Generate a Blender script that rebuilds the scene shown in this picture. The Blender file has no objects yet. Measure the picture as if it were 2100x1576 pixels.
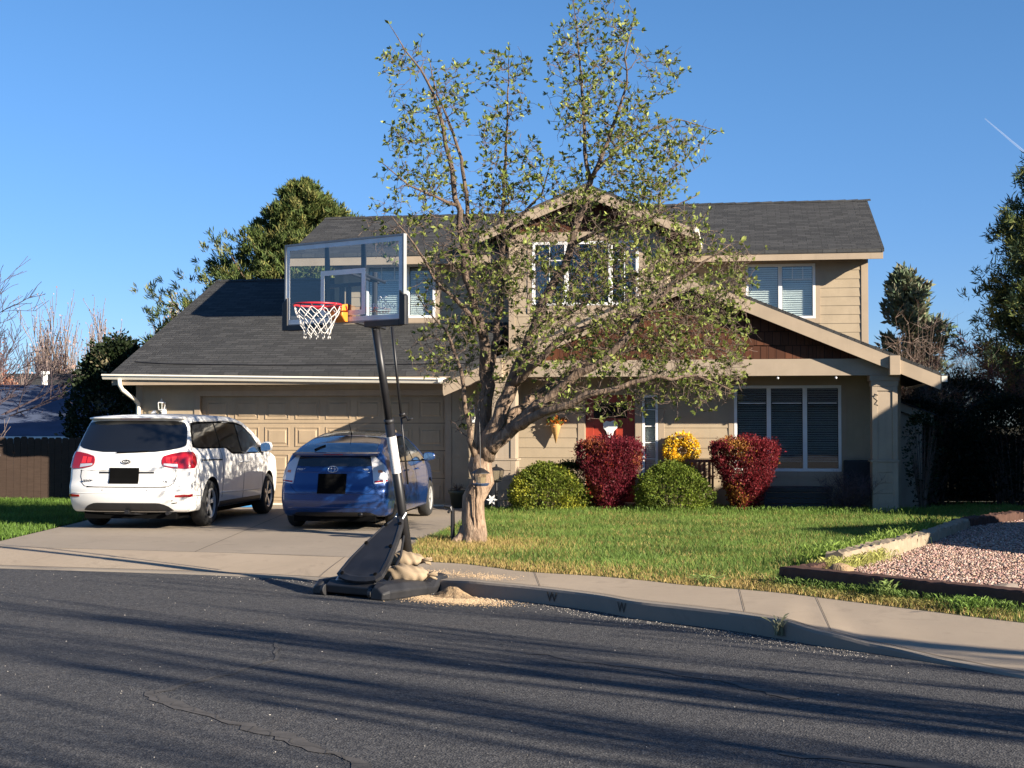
import bpy, bmesh, math, random
import numpy as np
from mathutils import Vector, Matrix, Quaternion
from mathutils.bvhtree import BVHTree
R = math.radians
C = bpy.context.scene.collection
scene = bpy.context.scene

# ------------------------------------------------ camera, sky, sun
cd = bpy.data.cameras.new('camera'); cam = bpy.data.objects.new('camera', cd); C.objects.link(cam)
cam.location = (0, 0, 1.6); cam.rotation_euler = (R(90 + 1.59), 0, 0)
cd.sensor_fit = 'HORIZONTAL'; cd.sensor_width = 36; cd.lens = 36 * 2920 / 2100
cd.clip_start = 0.1; cd.clip_end = 6000
scene.camera = cam
SUN = Vector((.809, -.588, .372)).normalized()
SUN_EL = math.asin(SUN.z); SUN_AZ = math.atan2(SUN.x, SUN.y)
w = bpy.data.worlds.new('World'); scene.world = w; w.use_nodes = True
nt = w.node_tree; bg = nt.nodes['Background']
sky = nt.nodes.new('ShaderNodeTexSky'); sky.sky_type = 'NISHITA'; sky.sun_disc = False
sky.sun_elevation = SUN_EL; sky.sun_rotation = SUN_AZ
sky.altitude = 1100; sky.air_density = 1.0; sky.dust_density = .05; sky.ozone_density = 2.6
hs = nt.nodes.new('ShaderNodeHueSaturation'); hs.inputs['Saturation'].default_value = 1.08
mt = nt.nodes.new('ShaderNodeMix'); mt.data_type = 'RGBA'; mt.blend_type = 'MULTIPLY'; mt.inputs[0].default_value = 1
mt.inputs[7].default_value = (.655, .865, 1.05, 1)
nt.links.new(sky.outputs[0], hs.inputs['Color']); nt.links.new(hs.outputs[0], mt.inputs[6])
tc_ = nt.nodes.new('ShaderNodeTexCoord'); sx_ = nt.nodes.new('ShaderNodeSeparateXYZ'); nt.links.new(tc_.outputs['Generated'], sx_.inputs[0])
mr = nt.nodes.new('ShaderNodeMapRange'); mr.inputs['From Min'].default_value = 0; mr.inputs['From Max'].default_value = .30; mr.interpolation_type = 'SMOOTHSTEP'; nt.links.new(sx_.outputs[2], mr.inputs['Value'])
m2 = nt.nodes.new('ShaderNodeMix'); m2.data_type = 'RGBA'; m2.inputs[6].default_value = (.74, .72, .90, 1); m2.inputs[7].default_value = (1, 1, 1, 1); nt.links.new(mr.outputs[0], m2.inputs[0])
m3 = nt.nodes.new('ShaderNodeMix'); m3.data_type = 'RGBA'; m3.blend_type = 'MULTIPLY'; m3.inputs[0].default_value = 1
nt.links.new(mt.outputs[2], m3.inputs[6]); nt.links.new(m2.outputs[2], m3.inputs[7]); nt.links.new(m3.outputs[2], bg.inputs['Color']); bg.inputs['Strength'].default_value = .055
sl = bpy.data.lights.new('sun', 'SUN'); so = bpy.data.objects.new('sun', sl); C.objects.link(so)
sl.energy = 4.8; sl.angle = R(.53); sl.color = (1, .885, .73)
so.rotation_euler = SUN.to_track_quat('Z', 'Y').to_euler(); so.location = (30, -20, 15)
scene.view_settings.view_transform = 'Standard'; scene.view_settings.look = 'None'
scene.view_settings.exposure = 1.5; scene.view_settings.gamma = 1

# ------------------------------------------------ materials
def rgb(h):
    h = h.lstrip('#'); c = [int(h[i:i+2], 16) / 255 for i in (0, 2, 4)]
    return tuple(x / 12.92 if x <= .04045 else ((x + .055) / 1.055) ** 2.4 for x in c)
class N:
    def __init__(s, name):
        s.m = bpy.data.materials.new(name); s.m.use_nodes = True
        s.t = s.m.node_tree; s.p = s.t.nodes['Principled BSDF']; s.out = s.t.nodes['Material Output']
        s.tc = s.t.nodes.new('ShaderNodeTexCoord')
    def n(s, kind, **kw):
        o = s.t.nodes.new('ShaderNode' + kind)
        for k, v in kw.items():
            if k[0] == '_': setattr(o, k[1:], v)
            else: o.inputs[k.replace('_', ' ')].default_value = v
        return o
    def l(s, a, b): s.t.links.new(a, b)
    def co(s, scale=(1, 1, 1), src='Object', rot=(0, 0, 0)):
        m = s.n('Mapping'); m.inputs['Scale'].default_value = scale; m.inputs['Rotation'].default_value = rot
        s.l(s.tc.outputs[src], m.inputs[0]); return m.outputs[0]
    def noise(s, scale, detail=3, rough=.55, vec=None, dist=0):
        o = s.n('TexNoise', Scale=scale, Detail=detail, Roughness=rough, Distortion=dist)
        s.l(vec if vec is not None else s.tc.outputs['Object'], o.inputs['Vector']); return o.outputs['Fac']
    def ramp(s, fac, stops):
        o = s.n('ValToRGB'); e = o.color_ramp.elements
        while len(e) < len(stops): e.new(.5)
        for i, (p, c) in enumerate(stops):
            e[i].position = p; e[i].color = (*c, 1) if len(c) == 3 else c
        s.l(fac, o.inputs[0]); return o.outputs[0]
    def mix(s, fac, a, b, mode='MIX'):
        o = s.n('Mix', _data_type='RGBA', _blend_type=mode)
        for inp, v in ((o.inputs[0], fac), (o.inputs[6], a), (o.inputs[7], b)):
            if hasattr(v, 'links'): s.l(v, inp)
            elif isinstance(v, tuple): inp.default_value = (*v, 1)
            else: inp.default_value = v
        return o.outputs[2]
    def math(s, op, a, b=0.):
        o = s.n('Math', _operation=op)
        for i, v in enumerate((a, b)):
            if hasattr(v, 'links'): s.l(v, o.inputs[i])
            else: o.inputs[i].default_value = v
        return o.outputs[0]
    def bump(s, h, strength=.3, dist=.01):
        o = s.n('Bump', Strength=strength, Distance=dist); s.l(h, o.inputs['Height'])
        s.l(o.outputs[0], s.p.inputs['Normal']); return o
    def base(s, c, rough=.6, metal=0, spec=.5):
        if hasattr(c, 'links'): s.l(c, s.p.inputs['Base Color'])
        else: s.p.inputs['Base Color'].default_value = (*c, 1)
        s.p.inputs['Roughness'].default_value = rough; s.p.inputs['Metallic'].default_value = metal
        s.p.inputs['Specular IOR Level'].default_value = spec
        return s.m
def sc(c, k): return tuple(min(1, x * k) for x in c)
def simple(name, c, rough=.6, metal=0, var=.12, scale=6, bump=0, bscale=60, spec=.5):
    s = N(name); f = s.noise(scale, 4)
    col = s.ramp(f, [(.3, sc(c, 1 - var)), (.7, sc(c, 1 + var))])
    s.base(col, rough, metal, spec)
    if bump: s.bump(s.noise(bscale, 3), bump, .004)
    return s.m
def wood(name, c, stretch=(1, 1, 12), var=.45, rough=.8):
    s = N(name); v = s.co(stretch); f = s.noise(6, 6, .65, v); g = s.noise(1.3, 2)
    col = s.mix(g, s.ramp(f, [(.25, sc(c, 1 - var)), (.75, sc(c, 1 + var))]), sc(c, .75))
    s.base(col, rough, spec=.2); s.bump(f, .5, .006); return s.m
M = {}
def paintmat(name, c):
    s = N(name); f = s.noise(2.2, 4); g = s.noise(70, 2, .6, s.co((.12, .12, 1.5)))
    st = s.noise(3.5, 5, .65, s.co((2.5, 2.5, .35)))
    col = s.mix(s.math('MULTIPLY', g, .45), s.ramp(f, [(.3, sc(c, .86)), (.7, sc(c, 1.08))]), sc(c, .75)); col = s.mix(s.ramp(st, [(.52, (0, 0, 0)), (.75, (.5, .5, .5))]), col, sc(c, .72))
    s.base(col, .62, spec=.3); s.bump(g, .12, .002); return s.m
M['siding'] = paintmat('siding_paint', (.385, .31, .215))
M['trim'] = paintmat('trim_paint', (.38, .30, .215))
M['column'] = paintmat('column_paint', (.36, .29, .215))
M['gdoor'] = paintmat('garage_door_paint', (.40, .305, .20))
M['gutter'] = simple('gutter_paint', (.74, .69, .58), .45, var=.05)
M['white'] = simple('white_vinyl', (.74, .74, .72), .4, var=.04)
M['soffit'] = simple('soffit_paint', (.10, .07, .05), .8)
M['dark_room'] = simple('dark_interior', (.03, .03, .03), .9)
M['door_red'] = simple('red_door_paint', (.33, .042, .022), .4, var=.06)
M['blind'] = simple('blind_slats', (.74, .74, .72), .6, var=.05)
def shingle():
    s = N('asphalt_shingles'); v = s.co(src='UV')
    b = s.n('TexBrick', Scale=1, Mortar_Size=.008, Bias=0, Brick_Width=.30, Row_Height=.13, Mortar_Smooth=.3)
    b.offset = .38; b.inputs['Color1'].default_value = (.25, .25, .25, 1); b.inputs['Color2'].default_value = (.9, .9, .9, 1)
    b.inputs['Mortar'].default_value = (0, 0, 0, 1)
    dn = s.n('TexNoise', Scale=5., Detail=2.); s.l(v, dn.inputs['Vector'])
    vm = s.n('VectorMath', _operation='MULTIPLY_ADD'); s.l(dn.outputs['Color'], vm.inputs[0]); vm.inputs[1].default_value = (.05, .025, 0); s.l(v, vm.inputs[2])
    s.l(vm.outputs[0], b.inputs['Vector'])
    gr = s.noise(180, 2); big = s.noise(.7, 4)
    c = s.ramp(b.outputs['Color'], [(0, (.012, .012, .012)), (.25, (.028, .029, .030)), (.9, (.080, .080, .079))])
    c = s.mix(s.math('MULTIPLY', gr, .5), c, (.085, .086, .085)); c = s.mix(s.math('MULTIPLY', big, .4), c, (.036, .036, .036))
    s.base(c, .92, spec=.2)
    sep = s.n('SeparateXYZ'); s.l(v, sep.inputs[0])
    saw = s.math('FRACT', s.math('DIVIDE', sep.outputs[1], .13))
    h = s.math('ADD', s.math('MULTIPLY', s.math('SUBTRACT', 1., saw), 1.0), s.math('ADD', s.math('MULTIPLY', b.outputs['Color'], .5), s.math('MULTIPLY', gr, .3)))
    s.bump(h, 1., .03); return s.m
M['shingle'] = shingle()
def shake():
    s = N('brown_cedar_shakes'); v = s.co(src='UV')
    b = s.n('TexBrick', Scale=1, Mortar_Size=.006, Brick_Width=.14, Row_Height=.25, Color1=(.12, .045, .022, 1), Color2=(.065, .026, .014, 1), Mortar=(.015, .006, .004, 1))
    s.l(v, b.inputs['Vector']); f = s.noise(14, 4, .6, s.co((14, 14, 1)))
    s.base(s.mix(s.math('MULTIPLY', f, .5), b.outputs['Color'], (.05, .018, .01)), .8, spec=.2); s.bump(b.outputs['Fac'], -.6, .01); return s.m
M['shake'] = shake()
def glass(name, tint=(.75, .8, .8), refl=.5, rough=.02):
    s = N(name); s.t.nodes.remove(s.p)
    tr = s.n('BsdfTransparent'); tr.inputs[0].default_value = (*tint, 1)
    gl = s.n('BsdfGlossy', Roughness=rough); gl.inputs[0].default_value = (1, 1, 1, 1)
    fr = s.n('Fresnel', IOR=1.5); gm = s.n('NewGeometry'); f = s.math('MULTIPLY', s.math('ADD', s.math('MULTIPLY', fr.outputs[0], 1.3), refl * .12), s.math('SUBTRACT', 1., gm.outputs['Backfacing']))
    nz = s.noise(1.3, 2); bp = s.n('Bump', Strength=.04, Distance=.02); s.l(nz, bp.inputs['Height'])
    s.l(bp.outputs[0], gl.inputs['Normal']); s.l(bp.outputs[0], fr.inputs['Normal'])
    mx = s.n('MixShader'); s.l(f, mx.inputs[0]); s.l(tr.outputs[0], mx.inputs[1]); s.l(gl.outputs[0], mx.inputs[2])
    s.l(mx.outputs[0], s.out.inputs[0]); return s.m
M['glass_dark'] = glass('shaded_window_glass', (.64, .69, .70), .7)  # darker copy of the window glass; shade and dim reflections are in its tint
M['glass'] = glass('window_glass', (.86, .90, .90), .5)
M['acrylic'] = glass('acrylic_sheet', (.86, .90, .93), .12, .03)
M['clear'] = glass('clear_plastic', (.85, .85, .82), 1.2, .1)
def carpaint(name, c, metal=0, rough=.3, coat=1):
    s = N(name); f = s.noise(2.5, 5); g = s.noise(24, 3)
    col = s.ramp(f, [(.3, sc(c, .93)), (.7, sc(c, 1.03))]); s.base(col, rough, metal)
    s.l(s.math('ADD', s.math('MULTIPLY', g, .12), rough - .06), s.p.inputs['Roughness'])
    s.p.inputs['Coat Weight'].default_value = coat; s.p.inputs['Coat Roughness'].default_value = .06; return s.m
M['car_white'] = carpaint('white_car_paint', (.74, .73, .70), 0, .5, .5)
M['car_blue'] = carpaint('blue_car_paint', (.005, .042, .175), .35, .34)
M['car_glass'] = carpaint('tinted_car_glass', (.008, .009, .011), 0, .06)
M['car_glass_blue'] = carpaint('rear_screen_glass', (.018, .032, .050), 0, .08)
M['black_plastic'] = simple('black_plastic', (.017, .017, .019), .5, var=.25, bump=.1, bscale=200)
M['rubber'] = simple('tyre_rubber', (.018, .018, .018), .85, var=.3)
M['alloy'] = simple('wheel_alloy', (.60, .60, .60), .35, .6)
M['chrome'] = simple('chrome', (.7, .7, .72), .12, 1, var=.03)
M['lamp_red'] = carpaint('red_lens', (.30, .006, .010), 0, .15)
M['lamp_bright'] = carpaint('bright_red_lens', (.75, .03, .03), 0, .2)
M['lamp_clear'] = carpaint('clear_lens', (.62, .62, .64), .3, .2)
M['amber'] = carpaint('amber_lens', (.6, .2, .08), 0, .2)
M['plate'] = simple('black_plate', (.004, .004, .004), .8, spec=.05)
M['black_metal'] = simple('black_powder_coat', (.016, .016, .018), .42, .2, var=.2, spec=.5)
M['grey_frame'] = simple('grey_board_frame', (.26, .27, .27), .5)
M['board_line'] = simple('white_board_line', (.72, .74, .74), .5)
M['rim_red'] = simple('red_rim_paint', (.50, .022, .035), .4)
M['orange'] = simple('orange_bracket', (.75, .22, .02), .45)
M['net'] = simple('white_net_cord', (.62, .60, .56), .9, scale=40)
M['bag'] = simple('sandbag_cloth', (.28, .21, .135), .95, bump=.5, bscale=120)
M['label_white'] = simple('white_sticker', (.62, .60, .58), .6, var=.2, scale=60)
M['letter'] = simple('white_lettering', (.8, .82, .82), .5)
M['yellow'] = simple('yellow_petals', (.80, .52, .02), .7, var=.25, scale=30)
M['green_pot'] = simple('green_pot', (.05, .06, .045), .7)
M['stone'] = simple('grey_stone', (.16, .13, .11), .95, var=.4, bump=.6, bscale=20)
M['blue_bin'] = simple('blue_plastic', (.05, .22, .48), .5)
M['blue_tray'] = simple('blue_grey_tray', (.04, .07, .14), .5); M['cream'] = simple('cone_basket', (.55, .33, .12), .8, scale=30)
M['wicker'] = simple('dark_wicker', (.018, .020, .026), .7, bump=.8, bscale=90)
M['hpanel'] = simple('hedge_dark', (.01, .012, .01), .9)
def concrete(name, c):
    s = N(name); a = s.noise(.55, 5, .6); b = s.noise(9, 5, .7); g = s.noise(160, 2, .6); st = s.noise(2.2, 6, .7, dist=.6)
    col = s.ramp(a, [(.3, sc(c, .82)), (.7, sc(c, 1.12))])
    col = s.mix(s.math('MULTIPLY', b, .45), col, sc(c, .72)); col = s.mix(s.math('MULTIPLY', g, .3), col, sc(c, 1.35))
    col = s.mix(s.ramp(st, [(.55, (0, 0, 0)), (.72, (.5, .5, .5))]), col, sc(c, .55))
    s.base(col, .9, spec=.2); s.bump(s.math('ADD', g, b), .35, .006); return s.m
M['concrete'] = concrete('pavement_concrete', (.34, .275, .205))
M['drive'] = concrete('driveway_concrete', (.28, .235, .185))
M['kerb'] = concrete('kerb_concrete', (.25, .215, .175))
M['joint'] = simple('joint_dirt', (.07, .055, .04), .95)
def asphalt():
    s = N('asphalt'); a = s.noise(.35, 5, .6); v = s.n('TexVoronoi', Scale=75.); s.l(s.tc.outputs['Object'], v.inputs['Vector'])
    v2 = s.n('TexVoronoi', Scale=34.); s.l(s.tc.outputs['Object'], v2.inputs['Vector'])
    g = s.noise(120, 3, .7); st = s.noise(1.1, 6, .75, dist=1.)
    bl = s.n('RGBToBW'); s.l(v.outputs['Color'], bl.inputs[0])
    bl2 = s.n('RGBToBW'); s.l(v2.outputs['Color'], bl2.inputs[0])
    col = s.ramp(bl.outputs[0], [(.25, (.030, .030, .032)), (.55, (.060, .059, .060)), (.85, (.125, .122, .118))])
    col = s.mix(.35, col, s.ramp(bl2.outputs[0], [(.3, (.028, .028, .03)), (.8, (.12, .115, .11))]))
    col = s.mix(s.math('MULTIPLY', a, .35), col, (.045, .046, .052))
    col = s.mix(s.ramp(st, [(.55, (0, 0, 0)), (.75, (.35, .35, .35))]), col, (.10, .085, .07))
    s.base(col, .88, spec=.25); h = s.math('ADD', v.outputs['Distance'], s.math('MULTIPLY', g, .6))
    s.bump(h, .75, .008); return s.m
M['asphalt'] = asphalt()
M['crack'] = simple('crack_filler', (.066, .060, .055), .9, var=.3, scale=8, bump=.3)
def vcol(name, rough=.8, trans=.25, spec=.2, var=.0):
    s = N(name); at = s.n('Attribute', _attribute_name='col')
    c = at.outputs['Color']
    s.base(c, rough, spec=spec)
    if trans:
        tl = s.n('BsdfTranslucent'); s.l(s.mix(.5, c, (.25, .30, .05)) if trans > .3 else c, tl.inputs[0])
        mx = s.n('MixShader'); mx.inputs[0].default_value = trans
        s.l(s.p.outputs[0], mx.inputs[1]); s.l(tl.outputs[0], mx.inputs[2]); s.l(mx.outputs[0], s.out.inputs[0])
    return s.m
M['leaf'] = vcol('leaf', .55, .3); M['petal'] = vcol('needle', .7, .12); M['pebble'] = vcol('pebble', .85, 0)
def soil(name, c1, c2, sc1=3.):
    s = N(name); f = s.noise(sc1, 6, .7); g = s.noise(60, 3)
    s.base(s.mix(s.math('MULTIPLY', g, .6), s.ramp(f, [(.35, c1), (.65, c2)]), sc(c1, .5)), .95, spec=.1)
    s.bump(g, .8, .02); return s.m
M['turf'] = soil('turf_soil', (.045, .070, .018), (.085, .095, .03))
M['earth'] = soil('earth', (.07, .065, .035), (.10, .085, .05))
M['gravel_bed'] = soil('gravel_bed', (.20, .13, .11), (.30, .21, .17), 12.)
M['sawdust'] = soil('spilled_sand', (.28, .19, .11), (.45, .33, .20), 30.)
def bark(name, c, stretch=(1, 1, .25)):
    s = N(name); v = s.co(stretch); f = s.noise(16, 6, .7, v, 1.); g = s.noise(4, 4)
    vo = s.n('TexVoronoi', Scale=14.); s.l(v, vo.inputs['Vector'])
    col = s.mix(g, s.ramp(f, [(.3, sc(c, .45)), (.6, c), (.85, sc(c, 1.4))]), sc(c, .8))
    s.base(col, .9, spec=.15); s.bump(s.math('ADD', f, vo.outputs['Distance']), .9, .02); return s.m
def tree_bark():
    s = N('tree_bark'); v = s.co((1, 1, .22)); f = s.noise(18, 6, .7, v, 1.2); g = s.noise(5, 5, .6); vo = s.n('TexVoronoi', Scale=16.); s.l(v, vo.inputs['Vector'])
    sp = s.n('SeparateXYZ'); s.l(s.tc.outputs['Object'], sp.inputs[0])
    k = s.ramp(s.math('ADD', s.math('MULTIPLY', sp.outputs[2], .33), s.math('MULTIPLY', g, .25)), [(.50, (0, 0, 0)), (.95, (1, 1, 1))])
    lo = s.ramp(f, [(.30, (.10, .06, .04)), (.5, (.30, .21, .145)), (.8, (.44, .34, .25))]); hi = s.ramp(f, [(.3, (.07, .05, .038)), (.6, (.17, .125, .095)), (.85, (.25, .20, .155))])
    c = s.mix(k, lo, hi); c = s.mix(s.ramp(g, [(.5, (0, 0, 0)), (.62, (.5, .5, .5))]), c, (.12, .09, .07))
    s.base(c, .9, spec=.15); s.bump(s.math('ADD', f, vo.outputs['Distance']), 1., .03); return s.m
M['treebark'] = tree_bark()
M['bark'] = bark('smooth_brown_bark', (.27, .185, .125)); M['twig'] = bark('twig_bark', (.17, .125, .10))
M['limb'] = bark('limb_bark', (.16, .115, .085)); M['trunkwood'] = bark('trunk_bark', (.36, .245, .165))
M['pale_twig'] = bark('pale_twig_bark', (.33, .255, .22)); M['pinebark'] = bark('pine_bark', (.11, .075, .055))
M['redtwig'] = bark('red_twig_bark', (.16, .065, .055)); M['greytwig'] = bark('grey_twig_bark', (.11, .085, .095))
M['fence'] = wood('dark_fence_boards', (.060, .040, .030)); M['timber_dark'] = wood('dark_railway_sleeper', (.085, .046, .035), (1, 1, 1))
M['timber_pale'] = wood('weathered_timber', (.30, .24, .17), (1, 1, 1)); M['chair_wood'] = wood('patio_chair_wood', (.35, .14, .08))

# ------------------------------------------------ mesh helpers
class MB:
    def __init__(s): s.v = []; s.f = []; s.uv = {}
    def add(s, vs, fs):
        o = len(s.v); s.v += [tuple(p) for p in vs]; s.f += [tuple(i + o for i in f) for f in fs]
    def box(s, x0, x1, y0, y1, z0, z1):
        s.add([(x0,y0,z0),(x1,y0,z0),(x1,y1,z0),(x0,y1,z0),(x0,y0,z1),(x1,y0,z1),(x1,y1,z1),(x0,y1,z1)],
              [(0,3,2,1),(4,5,6,7),(0,1,5,4),(1,2,6,5),(2,3,7,6),(3,0,4,7)]); return s
    def hexa(s, p): s.add(p, [(0,3,2,1),(4,5,6,7),(0,1,5,4),(1,2,6,5),(2,3,7,6),(3,0,4,7)]); return s
    def prism(s, poly, d):   # poly: 3D points, extruded by vector d
        n = len(poly); d = Vector(d); a = [Vector(p) for p in poly]
        s.add([tuple(p) for p in a] + [tuple(p + d) for p in a],
              [tuple(range(n))[::-1], tuple(range(n, 2*n))] + [(i, (i+1) % n, n + (i+1) % n, n + i) for i in range(n)]); return s
    def tube(s, pts, r, n=8, cap=True):
        pts = [Vector(p) for p in pts]; m = len(pts)
        if not hasattr(r, '__len__'): r = [r] * m
        o = len(s.v); up = None
        for i, p in enumerate(pts):
            d = (pts[min(i+1, m-1)] - pts[max(i-1, 0)]); d = d.normalized() if d.length > 1e-9 else Vector((0,0,1))
            if up is None: up = d.orthogonal().normalized()
            else:
                up = up - d * up.dot(d); up = up.normalized() if up.length > 1e-6 else d.orthogonal().normalized()
            b = d.cross(up)
            for k in range(n):
                a = 2 * math.pi * k / n; q = p + (up * math.cos(a) + b * math.sin(a)) * r[i]; s.v.append(tuple(q))
        for i in range(m - 1):
            for k in range(n):
                s.f.append((o+i*n+k, o+i*n+(k+1) % n, o+(i+1)*n+(k+1) % n, o+(i+1)*n+k))
        if cap: s.f.append(tuple(o+k for k in range(n))[::-1]); s.f.append(tuple(o+(m-1)*n+k for k in range(n)))
        return s
    def lathe(s, prof, c=(0,0,0), n=16, axis='z'):
        o = len(s.v)
        for r, h in prof:
            for k in range(n):
                a = 2*math.pi*k/n; x, y = r*math.cos(a), r*math.sin(a)
                p = (x, y, h) if axis == 'z' else ((h, x, y) if axis == 'x' else (x, h, y))
                s.v.append((p[0]+c[0], p[1]+c[1], p[2]+c[2]))
        for i in range(len(prof)-1):
            for k in range(n): s.f.append((o+i*n+k, o+i*n+(k+1) % n, o+(i+1)*n+(k+1) % n, o+(i+1)*n+k))
        s.f.append(tuple(o+k for k in range(n))[::-1]); s.f.append(tuple(o+(len(prof)-1)*n+k for k in range(n)))
        return s
    def build(s, name, mat, parent=None, smooth=False, bevel=0, uvproj=None):
        me = bpy.data.meshes.new(name); me.from_pydata(s.v, [], s.f); me.validate()
        bm = bmesh.new(); bm.from_mesh(me)
        bmesh.ops.recalc_face_normals(bm, faces=bm.faces)
        if bevel: 
            ed = [e for e in bm.edges if len(e.link_faces) == 2 and e.calc_face_angle(0) > .6]
            bmesh.ops.bevel(bm, geom=ed, offset=bevel, segments=2, affect='EDGES', profile=.6, clamp_overlap=True)
        if uvproj:
            ul = bm.loops.layers.uv.new('UVMap'); ax, ay = Vector(uvproj[0]), Vector(uvproj[1])
            for f in bm.faces:
                for l in f.loops: l[ul].uv = (l.vert.co.dot(ax), l.vert.co.dot(ay))
        bm.to_mesh(me); bm.free()
        me.materials.append(M[mat] if isinstance(mat, str) else mat)
        if smooth: me.polygons.foreach_set('use_smooth', [True]*len(me.polygons))
        o = bpy.data.objects.new(name, me); C.objects.link(o)
        if parent: o.parent = parent
        return o
def tag(o, label=None, cat=None, group=None, kind=None):
    for k, v in (('label', label), ('category', cat), ('group', group), ('kind', kind)):
        if v: o[k] = v
    return o
def empty(name, loc=(0,0,0), rz=0, label=None, cat=None, group=None):
    o = bpy.data.objects.new(name, None); C.objects.link(o); o.location = loc; o.rotation_euler = (0,0,rz); o.empty_display_size = .1
    return tag(o, label, cat, group)
def npmesh(name, V, F, mat, parent=None, col=None, smooth=False):
    V = np.asarray(V, np.float32); F = np.asarray(F, np.int32); k = F.shape[1]
    me = bpy.data.meshes.new(name); me.vertices.add(len(V)); me.vertices.foreach_set('co', V.ravel())
    me.loops.add(F.size); me.loops.foreach_set('vertex_index', F.ravel())
    me.polygons.add(len(F)); me.polygons.foreach_set('loop_start', np.arange(0, F.size, k, dtype=np.int32))
    try: me.polygons.foreach_set('loop_total', np.full(len(F), k, np.int32))
    except Exception: pass
    if smooth: me.polygons.foreach_set('use_smooth', np.ones(len(F), bool))
    me.update(calc_edges=True)
    if col is not None:
        a = me.color_attributes.new('col', 'FLOAT_COLOR', 'POINT')
        cc = np.ones((len(V), 4), np.float32); cc[:, :3] = col; a.data.foreach_set('color', cc.ravel())
    me.materials.append(M[mat]); o = bpy.data.objects.new(name, me); C.objects.link(o)
    if parent: o.parent = parent
    return o
def text(body, size, mat, parent, loc, rot, name='lettering', ext=.002, align='CENTER', xs=1, shear=0):
    cu = bpy.data.curves.new(name, 'FONT'); cu.body = body; cu.size = size; cu.extrude = ext; cu.align_x = align; cu.align_y = 'CENTER'; cu.shear = shear; cu.resolution_u = 2
    t = bpy.data.objects.new(name, cu); C.objects.link(t); bpy.context.view_layer.update()
    me = bpy.data.meshes.new_from_object(t.evaluated_get(bpy.context.evaluated_depsgraph_get()))
    bpy.data.objects.remove(t); me.materials.clear(); me.materials.append(M[mat])
    o = bpy.data.objects.new(name, me); C.objects.link(o); o.location = loc; o.rotation_euler = rot; o.scale = (xs, 1, 1)
    if parent: o.parent = parent
    return o
rng = np.random.default_rng(7); random.seed(7)
# ------------------------------------------------ ground, road, pavement
def sheet(name, poly, z, mat, kind='structure'):
    mb = MB(); mb.add([(x, y, z) for x, y in poly], [tuple(range(len(poly)))])
    return tag(mb.build(name, mat), kind=kind)
gy = [-120, -10, 16, 19, 28, 31, 36, 44, 60, 120, 3000]; gz = [-.35, -.35, -.30, -.05, -.03, -.10, -.9, -1.6, -2, -3, -3]
gx = [-2500, -60, -12, 12, 60, 2500]; mb = MB()
vs = [(x, y, z) for y, z in zip(gy, gz) for x in gx]; n = len(gx)
mb.add(vs, [(j*n+i, j*n+i+1, (j+1)*n+i+1, (j+1)*n+i) for j in range(len(gy)-1) for i in range(n-1)])
tag(mb.build('ground', 'earth'), kind='structure')
# front (road) edge, back edge and top height of the pavement strip, left to right
EDGE = [(-40, 26, -40, 28, -.14), (-12, 18.95, -12.1, 20.2, -.13), (-6.2, 17.26, -6.5, 18.5, -.13), (-3.68, 16.54, -3.5, 17.65, -.13), (-2.18, 15.92, -2.0, 17.1, -.13),
        (-1.3, 15.30, -1.25, 16.62, -.11), (-.80, 14.90, -.62, 16.32, -.03), (-.36, 14.43, -.2, 15.85, 0), (.18, 13.98, .14, 15.42, 0), (.78, 13.34, .87, 14.97, 0), (1.10, 12.84, 1.3, 14.6, 0), (1.49, 12.46, 1.70, 14.16, 0),
        (1.90, 12.02, 2.12, 13.85, 0), (2.18, 11.62, 2.56, 13.46, 0), (2.45, 11.22, 2.77, 13.2, -.04), (2.79, 10.85, 2.98, 12.92, -.085), (3.18, 10.32, 3.53, 12.2, -.12), (3.52, 9.79, 4.12, 11.45, -.13), (4.6, 8.2, 5.6, 9.8, -.13), (6.5, 4.5, 8, 5.6, -.13), (7.5, -10, 9.5, -10, -.13)]
def dens(E, k=6):
    out = []
    P = np.array(E, float); n = len(P)
    for i in range(n-1):
        p0, p1, p2, p3 = P[max(i-1, 0)], P[i], P[i+1], P[min(i+2, n-1)]
        for j in range(k):
            t = j/k; q = .5*((2*p1)+(-p0+p2)*t+(2*p0-5*p1+4*p2-p3)*t*t+(-p0+3*p1-3*p2+p3)*t**3)
            q[4] = p1[4]+(p2[4]-p1[4])*(t*t*(3-2*t)); out.append(q)
    out.append(P[-1]); return out
ED = dens(EDGE)
road = [(q[0], q[1] + .03) for q in ED] + [(7.5, -100), (-60, -100), (-60, 26)]
sheet('road', road, -.15, 'asphalt')
mb = MB(); kb = MB()
for i, q in enumerate(ED):
    f = Vector((q[0], q[1])); b = Vector((q[2], q[3])); d = (b-f).normalized(); kt = q[4]
    r1 = f + d*.025; k1 = f + d*.16
    kb.v += [(f.x, f.y, -.19), (f.x+d.x*.008, f.y+d.y*.008, kt-.02), (r1.x, r1.y, kt), (k1.x, k1.y, kt+.002)]
    for t in np.linspace(0, 1, 6):
        p = k1 + (b-k1)*t; mb.v.append((p.x, p.y, kt + (0.0 - kt)*(t**.8) + .002))
    if i:
        for j in range(3): o = 4*(i-1); kb.f.append((o+j, o+4+j, o+5+j, o+1+j))
        for j in range(5): o = 6*(i-1); mb.f.append((o+j, o+6+j, o+7+j, o+1+j))
tag(mb.build('pavement', 'concrete', smooth=True), kind='structure')
tag(kb.build('kerb', 'kerb', smooth=False), kind='structure')
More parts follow.
